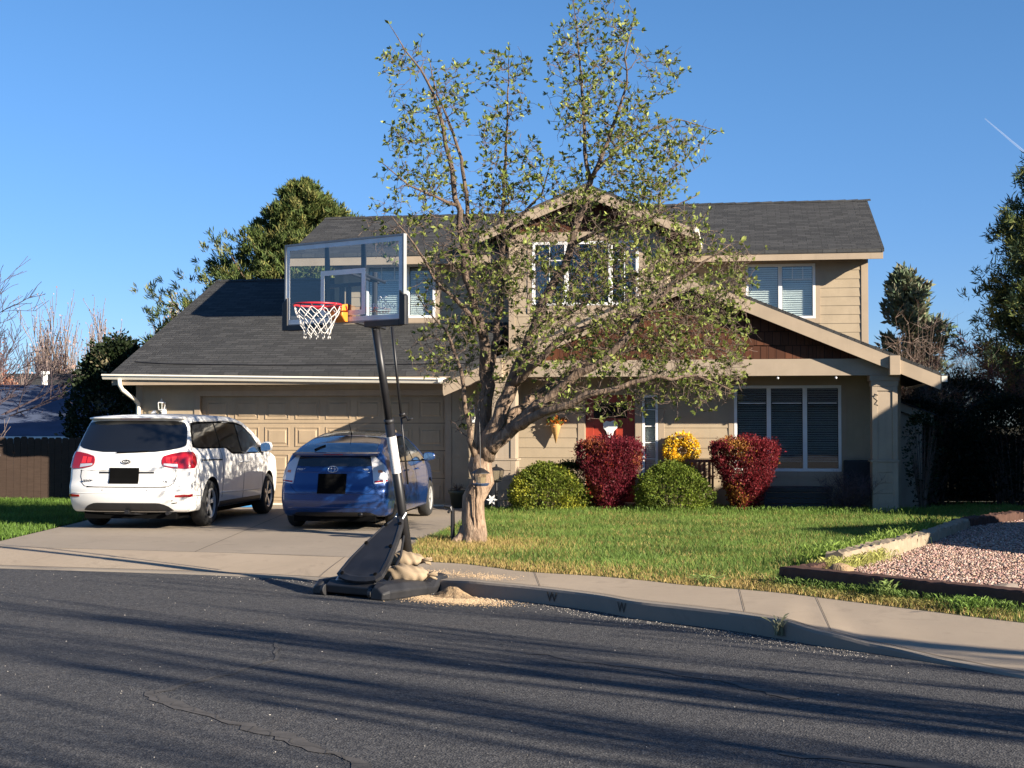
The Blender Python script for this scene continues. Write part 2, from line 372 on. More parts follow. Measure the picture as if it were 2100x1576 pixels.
# driveway in two slabs + strips
drv = [(-6.95, 18.6), (-6.5, 18.5), (-3.5, 17.65), (-2.0, 17.1), (-1.25, 16.62), (-1.30, 18.4), (-1.25, 19.3), (-.82, 22.7), (-.55, 27.3), (-.55, 28.4), (-7.3, 29.6), (-7.0, 22.9)]
sheet('driveway', drv, .002, 'drive')
def strip(pts, w, z, mat, name, zs=None):
    mb = MB(); P = [Vector(p) for p in pts]
    for i, p in enumerate(P):
        d = (P[min(i+1, len(P)-1)]-P[max(i-1, 0)]).normalized(); nn = Vector((-d.y, d.x)); ww = w[i] if hasattr(w, '__len__') else w
        zz = zs[i] if zs else z
        mb.v += [(p.x+nn.x*ww/2, p.y+nn.y*ww/2, zz), (p.x-nn.x*ww/2, p.y-nn.y*ww/2, zz)]
        if i: o = 2*(i-1); mb.f.append((o, o+2, o+3, o+1))
    return tag(mb.build(name, mat), kind='structure')
strip([(q[2], q[3]) for q in ED], .010, .006, 'joint', 'pavement_joint')
jz = []; jp = []
for q in ED:
    f = Vector((q[0], q[1])); b = Vector((q[2], q[3])); d = (b-f).normalized(); p = f+d*.165; jp.append(tuple(p)); jz.append(q[4]+.006)
strip(jp, .010, 0, 'joint', 'kerb_joint', jz)
for i in (4, 8.3, 12.2, 14.2, 17.5):     # cross joints
    k = int(i*6); q = ED[k]; f = Vector((q[0], q[1])); b = Vector((q[2], q[3]))
    pp = [tuple(f+(b-f)*t) for t in np.linspace(.10, 1, 6)]; zz = [q[4]*(1-max(0, (t-.1)/.9)**.8)+.007 for t in np.linspace(.10, 1, 6)]
    strip(pp, .006, 0, 'joint', 'pavement_joint', zz)
strip([(-6.95, 22.4), (-.85, 21.6)], .014, .006, 'joint', 'driveway_joint')
strip([(-3.95, 17.8), (-4.05, 28.4)], .014, .006, 'joint', 'driveway_joint')
# crack repair in the asphalt
crk = [(-1.9, 11.6), (-1.75, 10.6), (-1.95, 10.0), (-2.35, 9.3), (-2.1, 8.9), (-1.75, 8.5), (-1.35, 8.1), (-1.05, 7.7), (-.75, 7.35), (-.6, 6.9)]
def wob(pts, amp, k=6):
    P = np.array(pts); out = []
    for i in range(len(P)-1):
        for j in range(k): out.append(P[i]+(P[i+1]-P[i])*j/k+rng.normal(0, amp, 2))
    out.append(P[-1]); return [tuple(p) for p in out]
wc = wob(crk, .022); strip(wc, [.03+.10*abs(math.sin(i*.21))*(i > 14) for i in range(len(wc))], -.146, 'crack', 'road_repair')
M['crackline'] = simple('crack_dark', (.032, .029, .027), .95)
strip(wob(crk, .035, 9), .004, -.142, 'crackline', 'road_crack')
c2 = wob([(.1, 10.9), (.9, 10.3), (1.5, 9.6), (1.8, 9.1)], .03); strip(c2, [.03+.08*abs(math.sin(i*.3)) for i in range(len(c2))], -.146, 'crack', 'road_repair')
c3 = wob([(1.4, 7.6), (2.2, 7.3), (2.6, 6.9), (3.2, 6.6)], .03); strip(c3, [.04+.10*abs(math.sin(i*.25)) for i in range(len(c3))], -.146, 'crack', 'road_repair')
# pale specks and debris on the road (nobody could count them)
def rocks(name, P, S, cols, mat='pebble'):
    n = len(P); base = np.array([(1,0,0),(0,1,0),(-1,0,0),(0,-1,0),(0,0,1),(0,0,-1)], float)
    F0 = np.array([(0,1,4),(1,2,4),(2,3,4),(3,0,4),(1,0,5),(2,1,5),(3,2,5),(0,3,5)])
    a = rng.uniform(0, 6.28, n); ca, sa = np.cos(a), np.sin(a)
    B = base[None]*rng.uniform(.6, 1.3, (n, 6, 1))*(S[:, None, None] if np.ndim(S) else S)*np.array([1, 1, .6])
    tilt = rng.uniform(-.6, .6, n); ct, st = np.cos(tilt), np.sin(tilt)
    x, y, z = B[..., 0], B[..., 1], B[..., 2]
    x, z = x*ct[:, None]-z*st[:, None], x*st[:, None]+z*ct[:, None]
    X = x*ca[:, None]-y*sa[:, None]; Y = x*sa[:, None]+y*ca[:, None]
    V = np.stack([X, Y, z], -1)+np.asarray(P)[:, None, :]
    F = (F0[None]+6*np.arange(n)[:, None, None]).reshape(-1, 3)
    return npmesh(name, V.reshape(-1, 3), F, mat, col=np.repeat(cols, 6, 0))
n = 600; X = rng.uniform(-7, 4, n); Y = rng.uniform(6, 17, n)
nf = 1600; idx = rng.integers(20, len(ED)-30, nf); EDa = np.array(ED)
Xf = EDa[idx, 0] + rng.normal(0, .05, nf) - abs(rng.normal(0, .18, nf)); Yf = EDa[idx, 1] - abs(rng.normal(.03, .12, nf))
X = np.r_[X, Xf]; Y = np.r_[Y, Yf]
ex = np.interp(X, EDa[:, 0], EDa[:, 1]); ok = Y < ex - .02; X, Y = X[ok], Y[ok]
g = rng.uniform(.12, .5, len(X)); rocks('road_grit', np.c_[X, Y, np.full(len(X), -.148)], rng.uniform(.003, .008, len(X)), np.c_[g, g*.92, g*.82])['kind'] = 'stuff'
# ------------------------------------------------ the house (local frame: x right, y back, z up)
house = empty('house', (-3.68, 27.8, 0), R(-9), 'two storey tan house with charcoal shingle roofs, wide garage and gabled porch', 'house')
def rects(u0, u1, z0, z1, holes):
    us = sorted({u0, u1} | {min(max(a, u0), u1) for h in holes for a in h[:2]})
    out = []
    for a, b in zip(us, us[1:]):
        if b-a < 1e-4: continue
        zs = [z0]; m = (a+b)/2
        for h in sorted([h for h in holes if h[0] < m < h[1]], key=lambda h: h[2]):
            zs += [max(h[2], z0), min(h[3], z1)]
        zs.append(z1)
        for i in range(0, len(zs), 2):
            if zs[i+1]-zs[i] > 1e-3: out.append((a, b, zs[i], zs[i+1]))
    return out
def wall(u0, u1, z0, z1, v, holes=(), th=.12, lim=None, expo=.19, back=True, name='wall'):
    mb = MB()
    if back:
        for a, b, c, d in rects(u0, u1, z0, z1, holes): mb.box(a, b, v, v+th, c, d)
    z = z0
    while z < z1-.01:
        zt = min(z+expo, z1)
        for a, b, c, d in rects(u0, u1, z, zt, holes):
            fb = (c-z)/expo; ft = (d-z)/expo
            yb = v-.016+.010*fb; yt = v-.016+.010*ft
            mb.hexa([(a, yb, c), (b, yb, c), (b, v-.001, c), (a, v-.001, c), (a, yt, d), (b, yt, d), (b, v-.001, d), (a, v-.001, d)])
        z = zt
    return mb.build(name, 'siding', house)
def bx(name, mat, *bs, bevel=0, parent=house):
    return [MB().box(*b).build(name, mat, parent, bevel=bevel) for b in bs][0]
def roof_slab(name, top, th=.10, mat='shingle', uv=None):
    mb = MB(); mb.prism([(x, y, z) for x, y, z in top], (0, 0, -th)); return mb.build(name, mat, house, uvproj=uv)
S = .417; CS = 1/math.hypot(1, S)
def ridge_cap(a, b, r=.11):
    a = Vector(a); b = Vector(b); n = int((b-a).length/.28); mb = MB()
    for i in range(n):
        p = a+(b-a)*i/n; q = a+(b-a)*(i+1.25)/n; h = rng.uniform(.0, .006)
        mb.hexa([(p.x, p.y-r, p.z-.042), (q.x, q.y-r, q.z-.042+.012), (q.x, q.y, q.z+.002+.012+h), (p.x, p.y, p.z+.002),
                 (p.x, p.y-r, p.z-.030), (q.x, q.y-r, q.z-.030+.012), (q.x, q.y, q.z+.018+.012+h), (p.x, p.y, p.z+.018)])
    return mb.build('ridge_cap', 'shingle', house, uvproj=((1, 0, 0), (0, 1, 0)))
def window(u0, u1, z0, z1, v, mull=(), fw=.055, blinds=True, grid=(), trim=True, slat=.05, hgrid=(), mat='white', bgap=0.0, tilt=.6, gls='glass'):
    mb = MB(); mb.box(u0, u0+fw, v-.03, v+.06, z0, z1); mb.box(u1-fw, u1, v-.03, v+.06, z0, z1)
    mb.box(u0+fw, u1-fw, v-.028, v+.06, z0, z0+fw); mb.box(u0+fw, u1-fw, v-.028, v+.06, z1-fw, z1)
    for m in mull: mb.box(m-.04, m+.04, v-.025, v+.06, z0+fw, z1-fw)
    w_ = mb.build('window', mat, house, bevel=.004)
    for gu, ga, gb in grid: MB().box(gu-.009, gu+.009, v+.012, v+.022, ga, gb).build('muntin', mat, w_)
    for gh, ga, gb in hgrid: MB().box(ga, gb, v+.010, v+.024, gh-.009, gh+.009).build('muntin', mat, w_)
    MB().box(u0+fw, u1-fw, v+.030, v+.034, z0+fw, z1-fw).build('pane', gls, w_)
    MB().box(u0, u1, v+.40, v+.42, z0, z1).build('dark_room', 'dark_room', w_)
    if blinds:
        bl = MB(); z = z0+fw+.02+bgap
        edges = [u0+fw]+[e for m in mull for e in (m-.04, m+.04)]+[u1-fw]
        while z < z1-fw-.03:
            for i in range(0, len(edges), 2):
                a, b = edges[i]+.01, edges[i+1]-.01; j = rng.uniform(-.002, .002)
                bl.add([(a, v+.07, z+j), (b, v+.07, z+j), (b, v+.095+.01, z+slat*(tilt+.22)+j), (a, v+.095+.01, z+slat*(tilt+.22)+j)], [(0, 1, 2, 3)])
            z += slat*.86
        bl.build('blind', 'blind', w_)
    if trim:
        t = MB(); k = .10; t.box(u0-k, u0-.001, v-.024, v+.0, z0-k, z1+k); t.box(u1+.001, u1+k, v-.024, v+.0, z0-k, z1+k)
        t.box(u0-.001, u1+.001, v-.023, v+.0, z1+.001, z1+k); t.box(u0-.001, u1+.001, v-.023, v, z0-k, z0-.001); t.build('window_trim', 'trim', house)
    return w_
# garage
DH = (-2.52, 2.43, 0, 2.14)
wall(-3.83, 3.60, 0, 2.44, 0, [DH], th=.14)
bx('wall', 'siding', (-3.83, -3.70, .14, 6.9, 0, 2.44))
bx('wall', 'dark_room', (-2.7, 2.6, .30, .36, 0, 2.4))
bx('corner_board', 'trim', (-3.86, -3.72, -.026, 0, 0, 2.44))
bx('garage_trim', 'trim', (-2.64, -2.52, -.028, .10, 0, 2.26), (2.43, 2.55, -.028, .10, 0, 2.26), (-2.52, 2.43, -.026, .10, 2.14, 2.26), bevel=.004)
gd = bx('garage_door', 'gdoor', (-2.52, 2.43, .10, .14, 0.01, 2.14))
gp = MB(); rows = 4; cols = 8; W = 4.95/cols; Hh = 2.13/rows
for r in range(rows):
    for c in range(cols):
        a = -2.52+c*W+.065; b = a+W-.13; z0 = .01+r*Hh+.075; z1 = z0+Hh-.15
        # moulding ring and raised centre
        for (x0, x1, y0, y1) in ((a, b, z0, z0+.018), (a, b, z1-.018, z1), (a, a+.018, z0+.018, z1-.018), (b-.018, b, z0+.018, z1-.018)):
            gp.box(x0, x1, .088, .10, y0, y1)
        i = .055; gp.hexa([(a+i, .099, z0+i), (b-i, .099, z0+i), (b-i, .1005, z0+i), (a+i, .1005, z0+i), (a+i, .099, z1-i), (b-i, .099, z1-i), (b-i, .1005, z1-i), (a+i, .1005, z1-i)])
        k = .022; gp.add([(a+i, .099, z0+i), (b-i, .099, z0+i), (b-i, .099, z1-i), (a+i, .099, z1-i), (a+i+k, .086, z0+i+k), (b-i-k, .086, z0+i+k), (b-i-k, .086, z1-i-k), (a+i+k, .086, z1-i-k)],
                         [(0, 1, 5, 4), (1, 2, 6, 5), (2, 3, 7, 6), (3, 0, 4, 7), (4, 5, 6, 7)])
gp.build('door_panel', 'gdoor', gd)
gj = MB()
for r in range(1, rows): gj.box(-2.52, 2.43, .0985, .0995, .01+r*Hh-.006, .01+r*Hh+.006)
gj.build('door_seam', 'joint', gd)
bx('door_seal', 'gutter', (-2.52, 2.43, .08, .099, .004, .035), parent=gd)
# garage roof: plane z = 2.57 + S*(v+.6)
def gz(v): return 2.57+S*(v+.6)
vr = 5.15
roof_slab('garage_roof', [(-4.15, -.62, gz(-.62)), (3.30, -.62, gz(-.62)), (3.30, vr, gz(vr)), (-4.15, vr, gz(vr))], .07, uv=((1, 0, 0), (0, CS, S*CS)))
roof_slab('garage_roof', [(-4.15, vr, gz(vr)-.005), (3.30, vr, gz(vr)-.005), (3.30, 11, gz(vr)-S*5.8), (-4.15, 11, gz(vr)-S*5.8)], .07, uv=((1, 0, 0), (0, CS, -S*CS)))
ridge_cap((-4.15, vr, gz(vr)), (-.3, vr, gz(vr)))
m = MB(); m.prism([(-4.12, -.55, gz(-.55)-.09), (-4.12, vr, gz(vr)-.09), (-4.12, 11, gz(vr)-S*5.8-.09), (-4.12, 11, gz(vr)-S*5.8-.24), (-4.12, vr, gz(vr)-.24), (-4.12, -.55, gz(-.55)-.24)], (.03, 0, 0)); m.build('barge_board', 'trim', house)
m = MB(); m.prism([(-3.80, .14, 2.44), (-3.80, 6.8, 2.44), (-3.80, 6.8, 4.2), (-3.80, vr, gz(vr)-.1), (-3.80, .14, gz(.14)-.1)], (.1, 0, 0)); m.build('wall', 'siding', house)
m = MB(); m.tube([(-3.9, .0, gz(.0)+.012), (-3.2, -.12, gz(-.12)+.012), (-1.2, -.22, gz(-.22)+.012), (1.2, -.24, gz(-.24)+.012), (2.9, -.2, gz(-.2)+.012)], .011, 5); m.build('wire_shadow_line', 'black_metal', house)  # thin dark tube laid on the roof in place of a wire's shadow
bx('fascia', 'trim', (-4.10, 3.3, -.615, -.585, 2.35, 2.50))
bx('soffit', 'trim', (-4.08, 3.5, -.56, -.02, 2.435, 2.45))
gp = [(-4.27, 2.565), (2.50, 2.455)]   # the gutter hangs a little lower at its right end
def gut(a, b, y, prof, name='gutter'):
    m = MB(); n = len(prof)
    for (x, z) in (a, b): m.v += [(x, y+py, z+pz) for py, pz in prof]
    m.f = [(i, (i+1) % n, n+(i+1) % n, n+i) for i in range(n)]+[tuple(range(n))[::-1], tuple(range(n, 2*n))]
    return m.build(name, 'gutter', house)
gut(gp[0], gp[1], -.62, [(0, -.11), (-.05, -.10), (-.075, -.05), (-.075, -.035), (-.105, -.03), (-.105, -.008), (-.095, 0), (-.09, 0), (-.09, -.02), (-.02, -.05), (0, -.02), (0, 0)])
m = MB(); m.tube([(-3.92, -.67, 2.46), (-3.92, -.665, 2.36), (-3.90, -.58, 2.26), (-3.80, -.22, 2.08), (-3.78, -.09, 1.99), (-3.78, -.075, 1.9), (-3.78, -.075, .15), (-3.78, -.2, .06)], .042, 8)
m.build('downspout', 'gutter', house, smooth=True)
def lantern(u, z, v=0):
    a = MB(); a.box(u-.05, u+.05, v-.045, v-.017, z-.16, z+.02); a.tube([(u, v-.04, z-.06), (u, v-.12, z-.10), (u, v-.15, z-.02)], .014, 6)
    a.lathe([(.01, .19), (.018, .175), (.012, .16), (.055, .135), (.085, .115), (.085, .105), (.06, .105)], (u, v-.15, z), 6)
    a.lathe([(.065, -.035), (.065, -.02), (.03, -.055), (.02, -.07)][::-1], (u, v-.15, z), 6)
    for k in range(6):
        t = k*math.pi/3; a.tube([(u+.062*math.cos(t), v-.15+.062*math.sin(t), z-.025), (u+.08*math.cos(t), v-.15+.08*math.sin(t), z+.108)], .006, 4)
    o = a.build('wall_lantern', 'white', house); g = MB(); g.lathe([(.055, -.02), (.074, .10)], (u, v-.15, z), 6); g.build('lamp_glass', 'clear', o); return o
lantern(-3.27, 1.90); lantern(3.0, 1.78)
# porch front wall
PV = .12
dh = (5.12, 6.06, 0, 2.14); sl_ = (6.20, 6.50, .35, 2.14); wh = (7.92, 9.88, .71, 2.31)
wall(3.60, 10.95, 0, 2.5, PV, [dh, sl_, wh])
bx('wall', 'siding', (3.60, 3.72, .14, PV, 0, 2.44), (10.85, 10.95, PV+.12, 7.9, 0, 2.5))
m = bx('door_frame', 'trim', (4.98, 5.11, PV-.026, PV+.1, 0, 2.24), (6.07, 6.19, PV-.026, PV+.1, 0, 2.24), (6.51, 6.62, PV-.026, PV+.1, 0, 2.24), (5.11, 6.07, PV-.024, PV+.1, 2.15, 2.24), (6.19, 6.51, PV-.024, PV+.1, 2.15, 2.24), (6.19, 6.51, PV-.024, PV+.1, 0, .34), bevel=.004)
bx('corner_board', 'trim', (3.60, 3.70, PV-.028, PV-.001, 0, 2.5))
dr = bx('front_door', 'door_red', (5.12, 6.06, PV+.10, PV+.14, .12, 2.14))
m = MB()
for a, b, c, d in ((5.12, 5.27, .12, 2.14), (5.91, 6.06, .12, 2.14), (5.27, 5.91, 2.0, 2.14), (5.27, 5.91, 1.56, 1.70), (5.27, 5.91, .12, .34), (5.462, 5.49, .34, 1.56), (5.69, 5.718, .34, 1.56)):
    m.box(a, b, PV+.078, PV+.101, c, d)
m.build('door_panel', 'door_red', dr, bevel=.004)
bx('door_glass', 'car_glass', (5.27, 5.91, PV+.095, PV+.099, 1.70, 2.0), parent=dr)
m = MB(); m.lathe([(.03, -.07), (.034, -.045), (.012, -.03), (.012, -.01)], (5.99, PV+.07, 1.02), 10, 'y'); m.build('door_handle', 'chrome', dr, smooth=True)
bx('door_step', 'concrete', (4.9, 6.7, PV-.35, PV+.10, 0, .11))
window(6.20, 6.50, .35, 2.14, PV, blinds=True, trim=False, slat=.045, hgrid=[(z, 6.25, 6.45) for z in (.62, .93, 1.24, 1.55, 1.86)], fw=.05)
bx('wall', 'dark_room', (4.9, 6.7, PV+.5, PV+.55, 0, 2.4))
window(7.92, 9.88, .71, 2.31, PV, mull=(8.56, 9.22), bgap=.10, tilt=.35, gls='glass_dark', hgrid=[(1.98, 8.0, 8.5), (1.98, 8.62, 9.16), (1.98, 9.28, 9.8)])
# porch beams, columns, gable
BV = -.95
bm_ = bx('porch_beam', 'column', (3.50, 10.84, BV, BV+.20, 2.455, 2.755), bevel=.006)
bx('porch_beam', 'column', (3.55, 3.75, BV+.20, PV, 2.455, 2.75), (10.50, 10.70, BV+.20, PV-.02, 2.455, 2.75))
bx('beam_block', 'trim', (10.62, 10.80, BV-.30, BV-.001, 2.45, 2.79), (3.56, 3.74, BV-.30, BV-.001, 2.45, 2.79), bevel=.008)
def column(c):
    m = MB(); w0 = .225
    m.box(c-w0, c+w0, BV+.01, BV+.42, 0, .92)
    m.build('column', 'column', house)
    m = MB(); m.box(c-w0-.03, c+w0+.03, BV-.02, BV+.45, .92, .955)
    m.box(c-w0+.01, c+w0-.01, BV+.02, BV+.41, .955, 2.33)
    for s in (-1, 1):
        a = c+s*(w0-.05); m.box(a-.045, a+.045, BV+.0, BV+.02, .957, 2.26); m.box(a-.045, a+.045, BV-.008, BV+.01, 0, .919)
    m.box(c-w0+.095, c+w0-.095, BV+.002, BV+.02, 2.18, 2.26)
    m.box(c-w0-.01, c+w0+.01, BV-.01, BV+.43, 2.262, 2.36); m.box(c-w0-.035, c+w0+.035, BV-.03, BV+.455, 2.36, 2.453)
    m.build('column_trim', 'column', house, bevel=.004)
    wl = MB()
    for k in range(5): z = k*.185; wl.box(c-w0+.096, c+w0-.096, BV-.006, BV+.009, z, z+.175)
    wl.build('column_siding', 'column', house)
column(10.56); column(3.72)
AU, AZ = 7.16, 4.30   # gable apex
def pz(u): return AZ-S*abs(u-AU)
RV = -1.15
for s, ue in ((1, 11.50), (-1, 2.62)):
    top = [(AU, RV, AZ), (ue, RV, pz(ue)), (ue, 4.6 if s > 0 else 1.9, pz(ue)), (AU, 4.6 if s > 0 else 1.9, AZ)]
    if s < 0:  # the left slope runs into the garage roof: valley line where pz(u)=gz(v)
        def vv(u): return (pz(u)-2.57)/S-.6
        top = [(AU, RV, AZ), (ue, RV, pz(ue)), (ue, max(RV+.1, vv(ue)), pz(ue)), (3.4, vv(3.4), pz(3.4)), (4.6, 2.25, pz(4.6)), (AU, 2.25, AZ)]
    roof_slab('porch_roof', top, .06, uv=((0, 1, 0), (s*-CS, 0, S*CS)))
    mb = MB(); a = .0; d = .235
    mb.prism([(AU, RV-.02, AZ-.062), (ue, RV-.02, pz(ue)-.062), (ue, RV-.02, pz(ue)-.062-d*.75), (ue-s*.02, RV-.02, pz(ue)-.062-d), (AU, RV-.02, AZ-.062-d)], (0, .045, 0)); mb.build('barge_board', 'trim', house)
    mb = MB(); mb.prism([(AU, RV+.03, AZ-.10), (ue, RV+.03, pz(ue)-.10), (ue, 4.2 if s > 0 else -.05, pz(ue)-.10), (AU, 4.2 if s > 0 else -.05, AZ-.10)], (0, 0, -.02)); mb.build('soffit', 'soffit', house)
m = MB(); m.prism([(3.56, BV+.06, 2.75), (10.8, BV+.06, 2.75), (AU, BV+.06, pz(10.8)+S*3.64-.04)], (0, .06, 0)); m.build('gable_wall', 'shake', house, uvproj=((1, 0, 0), (0, 0, 1)))
# shake courses as real overlapping rows on both gables
def shakes(u0, u1, z0, zt, v, cu):
    m = MB(); z = z0
    while z < zt:
        lim = (zt-z)/S; a0, b0 = max(u0, cu-lim), min(u1, cu+lim); u = a0
        while u < b0-.03:
            wd = rng.uniform(.10, .19); e = min(u+wd, b0); t = rng.uniform(.0, .006); zz = z-rng.uniform(0, .012)
            m.hexa([(u+.003, v-.026-t, zz), (e-.003, v-.026-t, zz), (e-.003, v, zz), (u+.003, v, zz), (u+.003, v-.008, z+.26), (e-.003, v-.008, z+.26), (e-.003, v, z+.26), (u+.003, v, z+.26)]); u = e
        z += .245
    m.build('shake_course', 'shake', house, uvproj=((1, 0, 0), (0, 0, 1)))
shakes(3.6, 10.75, 2.765, AZ-.3, BV+.058, AU)
bx('gutter', 'gutter', (11.505, 11.60, RV-.03, 4.2, 2.33, 2.43), (2.53, 2.612, RV-.02, -.75, 2.36, 2.45))
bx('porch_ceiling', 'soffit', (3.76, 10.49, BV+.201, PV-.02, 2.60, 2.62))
for u, v in ((9.72, BV+.05), (8.70, BV+.05), (7.6, BV+.05)): MB().lathe([(.006, 2.455), (.02, 2.435), (.024, 2.415), (.012, 2.395)], (u, v, 0), 10).build('string_bulb', 'white', house, smooth=True)
m = MB(); m.tube([(10.43, BV-.02, 2.10), (10.38, BV-.05, 2.12), (10.36, BV-.08, 2.05), (10.42, BV-.09, 2.0), (10.37, BV-.09, 1.94), (10.43, BV-.05, 1.92)], .012, 6); m.build('scroll_bracket', 'black_metal', house)
# lean-to at the right
bx('side_shed', 'column', (11.0, 11.42, .9, 3.5, 0, 1.80), (11.30, 11.43, .885, .899, 0, 1.7))
m = MB(); m.prism([(10.96, .78, 2.02), (11.62, .78, 1.76), (11.62, .78, 1.60), (10.96, .78, 1.86)], (0, .05, 0)); m.build('barge_board', 'trim', house)
m = MB(); m.prism([(10.96, .74, 2.05), (11.66, .74, 1.775), (11.66, 3.6, 1.775), (10.96, 3.6, 2.05)], (0, 0, -.03)); m.build('shed_roof', 'shingle', house, uvproj=((1, 0, 0), (0, 1, 0)))
# ------------ upper storey
# left section: wall v=2.1, eave v=1.5
wall(-.17, 3.5, 3.3, 4.98, 2.1, [(.29, 1.78, 3.80, 4.93)])
window(.29, 1.78, 3.80, 4.93, 2.1, mull=(1.18,), grid=[(.62, 4.60, 4.86), (.9, 4.60, 4.86)], hgrid=[(4.60, .36, 1.13)], slat=.052)
wall(-.62, -.17, 4.1, 4.98, 2.9); bx('wall', 'siding', (-.17, -.06, 2.24, 6.3, 3.3, 4.98), (-.64, -.55, 3.02, 6.3, 3.3, 4.98))
m = MB(); m.prism([(-.64, 2.2, 4.98), (-.64, 6.3, 4.98), (-.64, 4.2, 5.95)], (.1, 0, 0)); m.build('wall', 'siding', house)
bx('corner_board', 'trim', (-.19, -.07, 2.074, 2.098, 3.5, 4.98))
def uz(v): return 5.12+S*(v-1.5)
roof_slab('upper_roof', [(-1.22, 1.46, uz(1.46)), (4.2, 1.46, uz(1.46)), (4.2, 4.2, uz(4.2)), (-1.22, 4.2, uz(4.2))], .07, uv=((1, 0, 0), (0, CS, S*CS)))
roof_slab('upper_roof', [(-1.22, 4.2, uz(4.2)-.004), (4.2, 4.2, uz(4.2)-.004), (4.2, 7.2, uz(1.2)), (-1.22, 7.2, uz(1.2))], .07, uv=((1, 0, 0), (0, CS, S*CS)))
ridge_cap((-1.22, 4.2, uz(4.2)), (3.6, 4.2, uz(4.2)))
bx('fascia', 'trim', (-1.19, 3.4, 1.48, 1.52, 4.86, 5.055)); bx('soffit', 'trim', (-1.15, 3.48, 1.53, 2.08, 4.985, 5.0))
m = MB(); m.prism([(-1.18, 1.5, 5.05), (-1.18, 4.2, uz(4.2)-.075), (-1.18, 7.1, uz(1.3)-.075), (-1.18, 7.1, uz(1.3)-.25), (-1.18, 4.2, uz(4.2)-.25), (-1.18, 1.5, 4.86)], (.03, 0, 0)); m.build('barge_board', 'trim', house)
# right section: wall v=4.2, eave v=3.6
wall(6.4, 10.72, 2.6, 5.10, 4.2, [(8.17, 9.64, 3.85, 5.03)])
window(8.17, 9.64, 3.85, 5.03, 4.2, mull=(8.90,), grid=[(9.16, 4.70, 4.96), (9.38, 4.70, 4.96)], hgrid=[(4.70, 8.96, 9.57)], slat=.055)
bx('corner_board', 'trim', (10.60, 10.74, 4.17, 4.198, 2.6, 5.1), (10.722, 10.745, 4.2, 4.3, 2.6, 5.1))
bx('wall', 'siding', (10.60, 10.72, 4.32, 10.8, 2.4, 5.1))
def rz_(v): return 5.27+S*(v-3.6)
m = MB(); m.prism([(10.6, 4.3, 5.1), (10.6, 10.6, 5.1), (10.6, 7.4, rz_(7.4)-.1)], (.1, 0, 0)); m.build('wall', 'siding', house)
roof_slab('upper_roof', [(5.4, 3.56, rz_(3.56)), (11.02, 3.56, rz_(3.56)), (11.02, 7.39, rz_(7.39)), (3.0, 7.39, rz_(7.39)), (3.0, 5.2, rz_(5.2))], .07, uv=((1, 0, 0), (0, CS, S*CS)))
roof_slab('upper_roof', [(3.0, 7.39, rz_(7.39)-.004), (11.02, 7.39, rz_(7.39)-.004), (11.02, 11.3, rz_(3.5)), (3.0, 11.3, rz_(3.5))], .07, uv=((1, 0, 0), (0, CS, S*CS)))
ridge_cap((5.6, 7.39, rz_(7.39)), (11.02, 7.39, rz_(7.39)))
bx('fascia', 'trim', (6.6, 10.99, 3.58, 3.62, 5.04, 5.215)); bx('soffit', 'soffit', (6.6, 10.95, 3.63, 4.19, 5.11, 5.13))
m = MB(); m.prism([(10.97, 3.60, 5.20), (10.97, 7.39, rz_(7.39)-.075), (10.97, 11.2, rz_(3.6)-.075), (10.97, 11.2, rz_(3.6)-.25), (10.97, 7.39, rz_(7.39)-.26), (10.97, 3.60, 5.04)], (.03, 0, 0)); m.build('barge_board', 'trim', house)
# centre bay with its own gable
wall(3.48, 6.58, 2.6, 5.30, 1.3, [(3.93, 6.06, 3.95, 5.23)])
bx('corner_board', 'trim', (3.46, 3.58, 1.272, 1.296, 2.6, 5.3), (6.48, 6.60, 1.272, 1.296, 2.6, 5.3))
bx('wall', 'siding', (3.48, 3.60, 1.43, 4.6, 2.6, 5.3), (6.46, 6.58, 1.43, 4.6, 2.6, 5.3))
window(3.93, 6.06, 3.95, 5.23, 1.3, mull=(4.62, 5.50), grid=[(4.28, 4.0, 5.18), (5.78, 4.0, 5.18)], hgrid=[(4.86, 3.98, 4.58), (4.86, 5.54, 6.01)], slat=.06, trim=False, blinds=False, gls='glass_dark')
bx('window_trim', 'trim', (3.84, 3.929, 1.276, 1.298, 3.86, 5.29), (6.061, 6.15, 1.276, 1.298, 3.86, 5.29), (3.84, 6.15, 1.27, 1.29, 3.80, 3.948), (3.60, 6.46, 1.262, 1.30, 5.24, 5.42))
BU, BZ = 5.05, 6.33
def bz(u): return BZ-S*abs(u-BU)
for s, ue in ((1, 7.16), (-1, 2.93)):
    roof_slab('bay_roof', [(BU, .9, BZ), (ue, .9, bz(ue)), (ue, 4.4, bz(ue)), (BU, 6.6, BZ)], .06, uv=((0, 1, 0), (s*-CS, 0, S*CS)))
    mb = MB(); mb.prism([(BU, .88, BZ-.062), (ue, .88, bz(ue)-.062), (ue, .88, bz(ue)-.25), (BU, .88, BZ-.28)], (0, .04, 0)); mb.build('barge_board', 'trim', house)
    mb = MB(); mb.prism([(BU, .93, BZ-.10), (ue, .93, bz(ue)-.10), (ue, 4, bz(ue)-.10), (BU, 4, BZ-.10)], (0, 0, -.015)); mb.build('soffit', 'soffit', house)
m = MB(); m.prism([(3.6, 1.32, 5.3), (6.5, 1.32, 5.3), (BU, 1.32, bz(6.5)+S*1.45-.06)], (0, .06, 0)); m.build('gable_wall', 'shake', house, uvproj=((1, 0, 0), (0, 0, 1)))
shakes(3.6, 6.5, 5.425, BZ-.25, 1.318, BU)
bx('gutter', 'gutter', (7.165, 7.25, .86, 4.0, bz(7.16)-.14, bz(7.16)-.04))
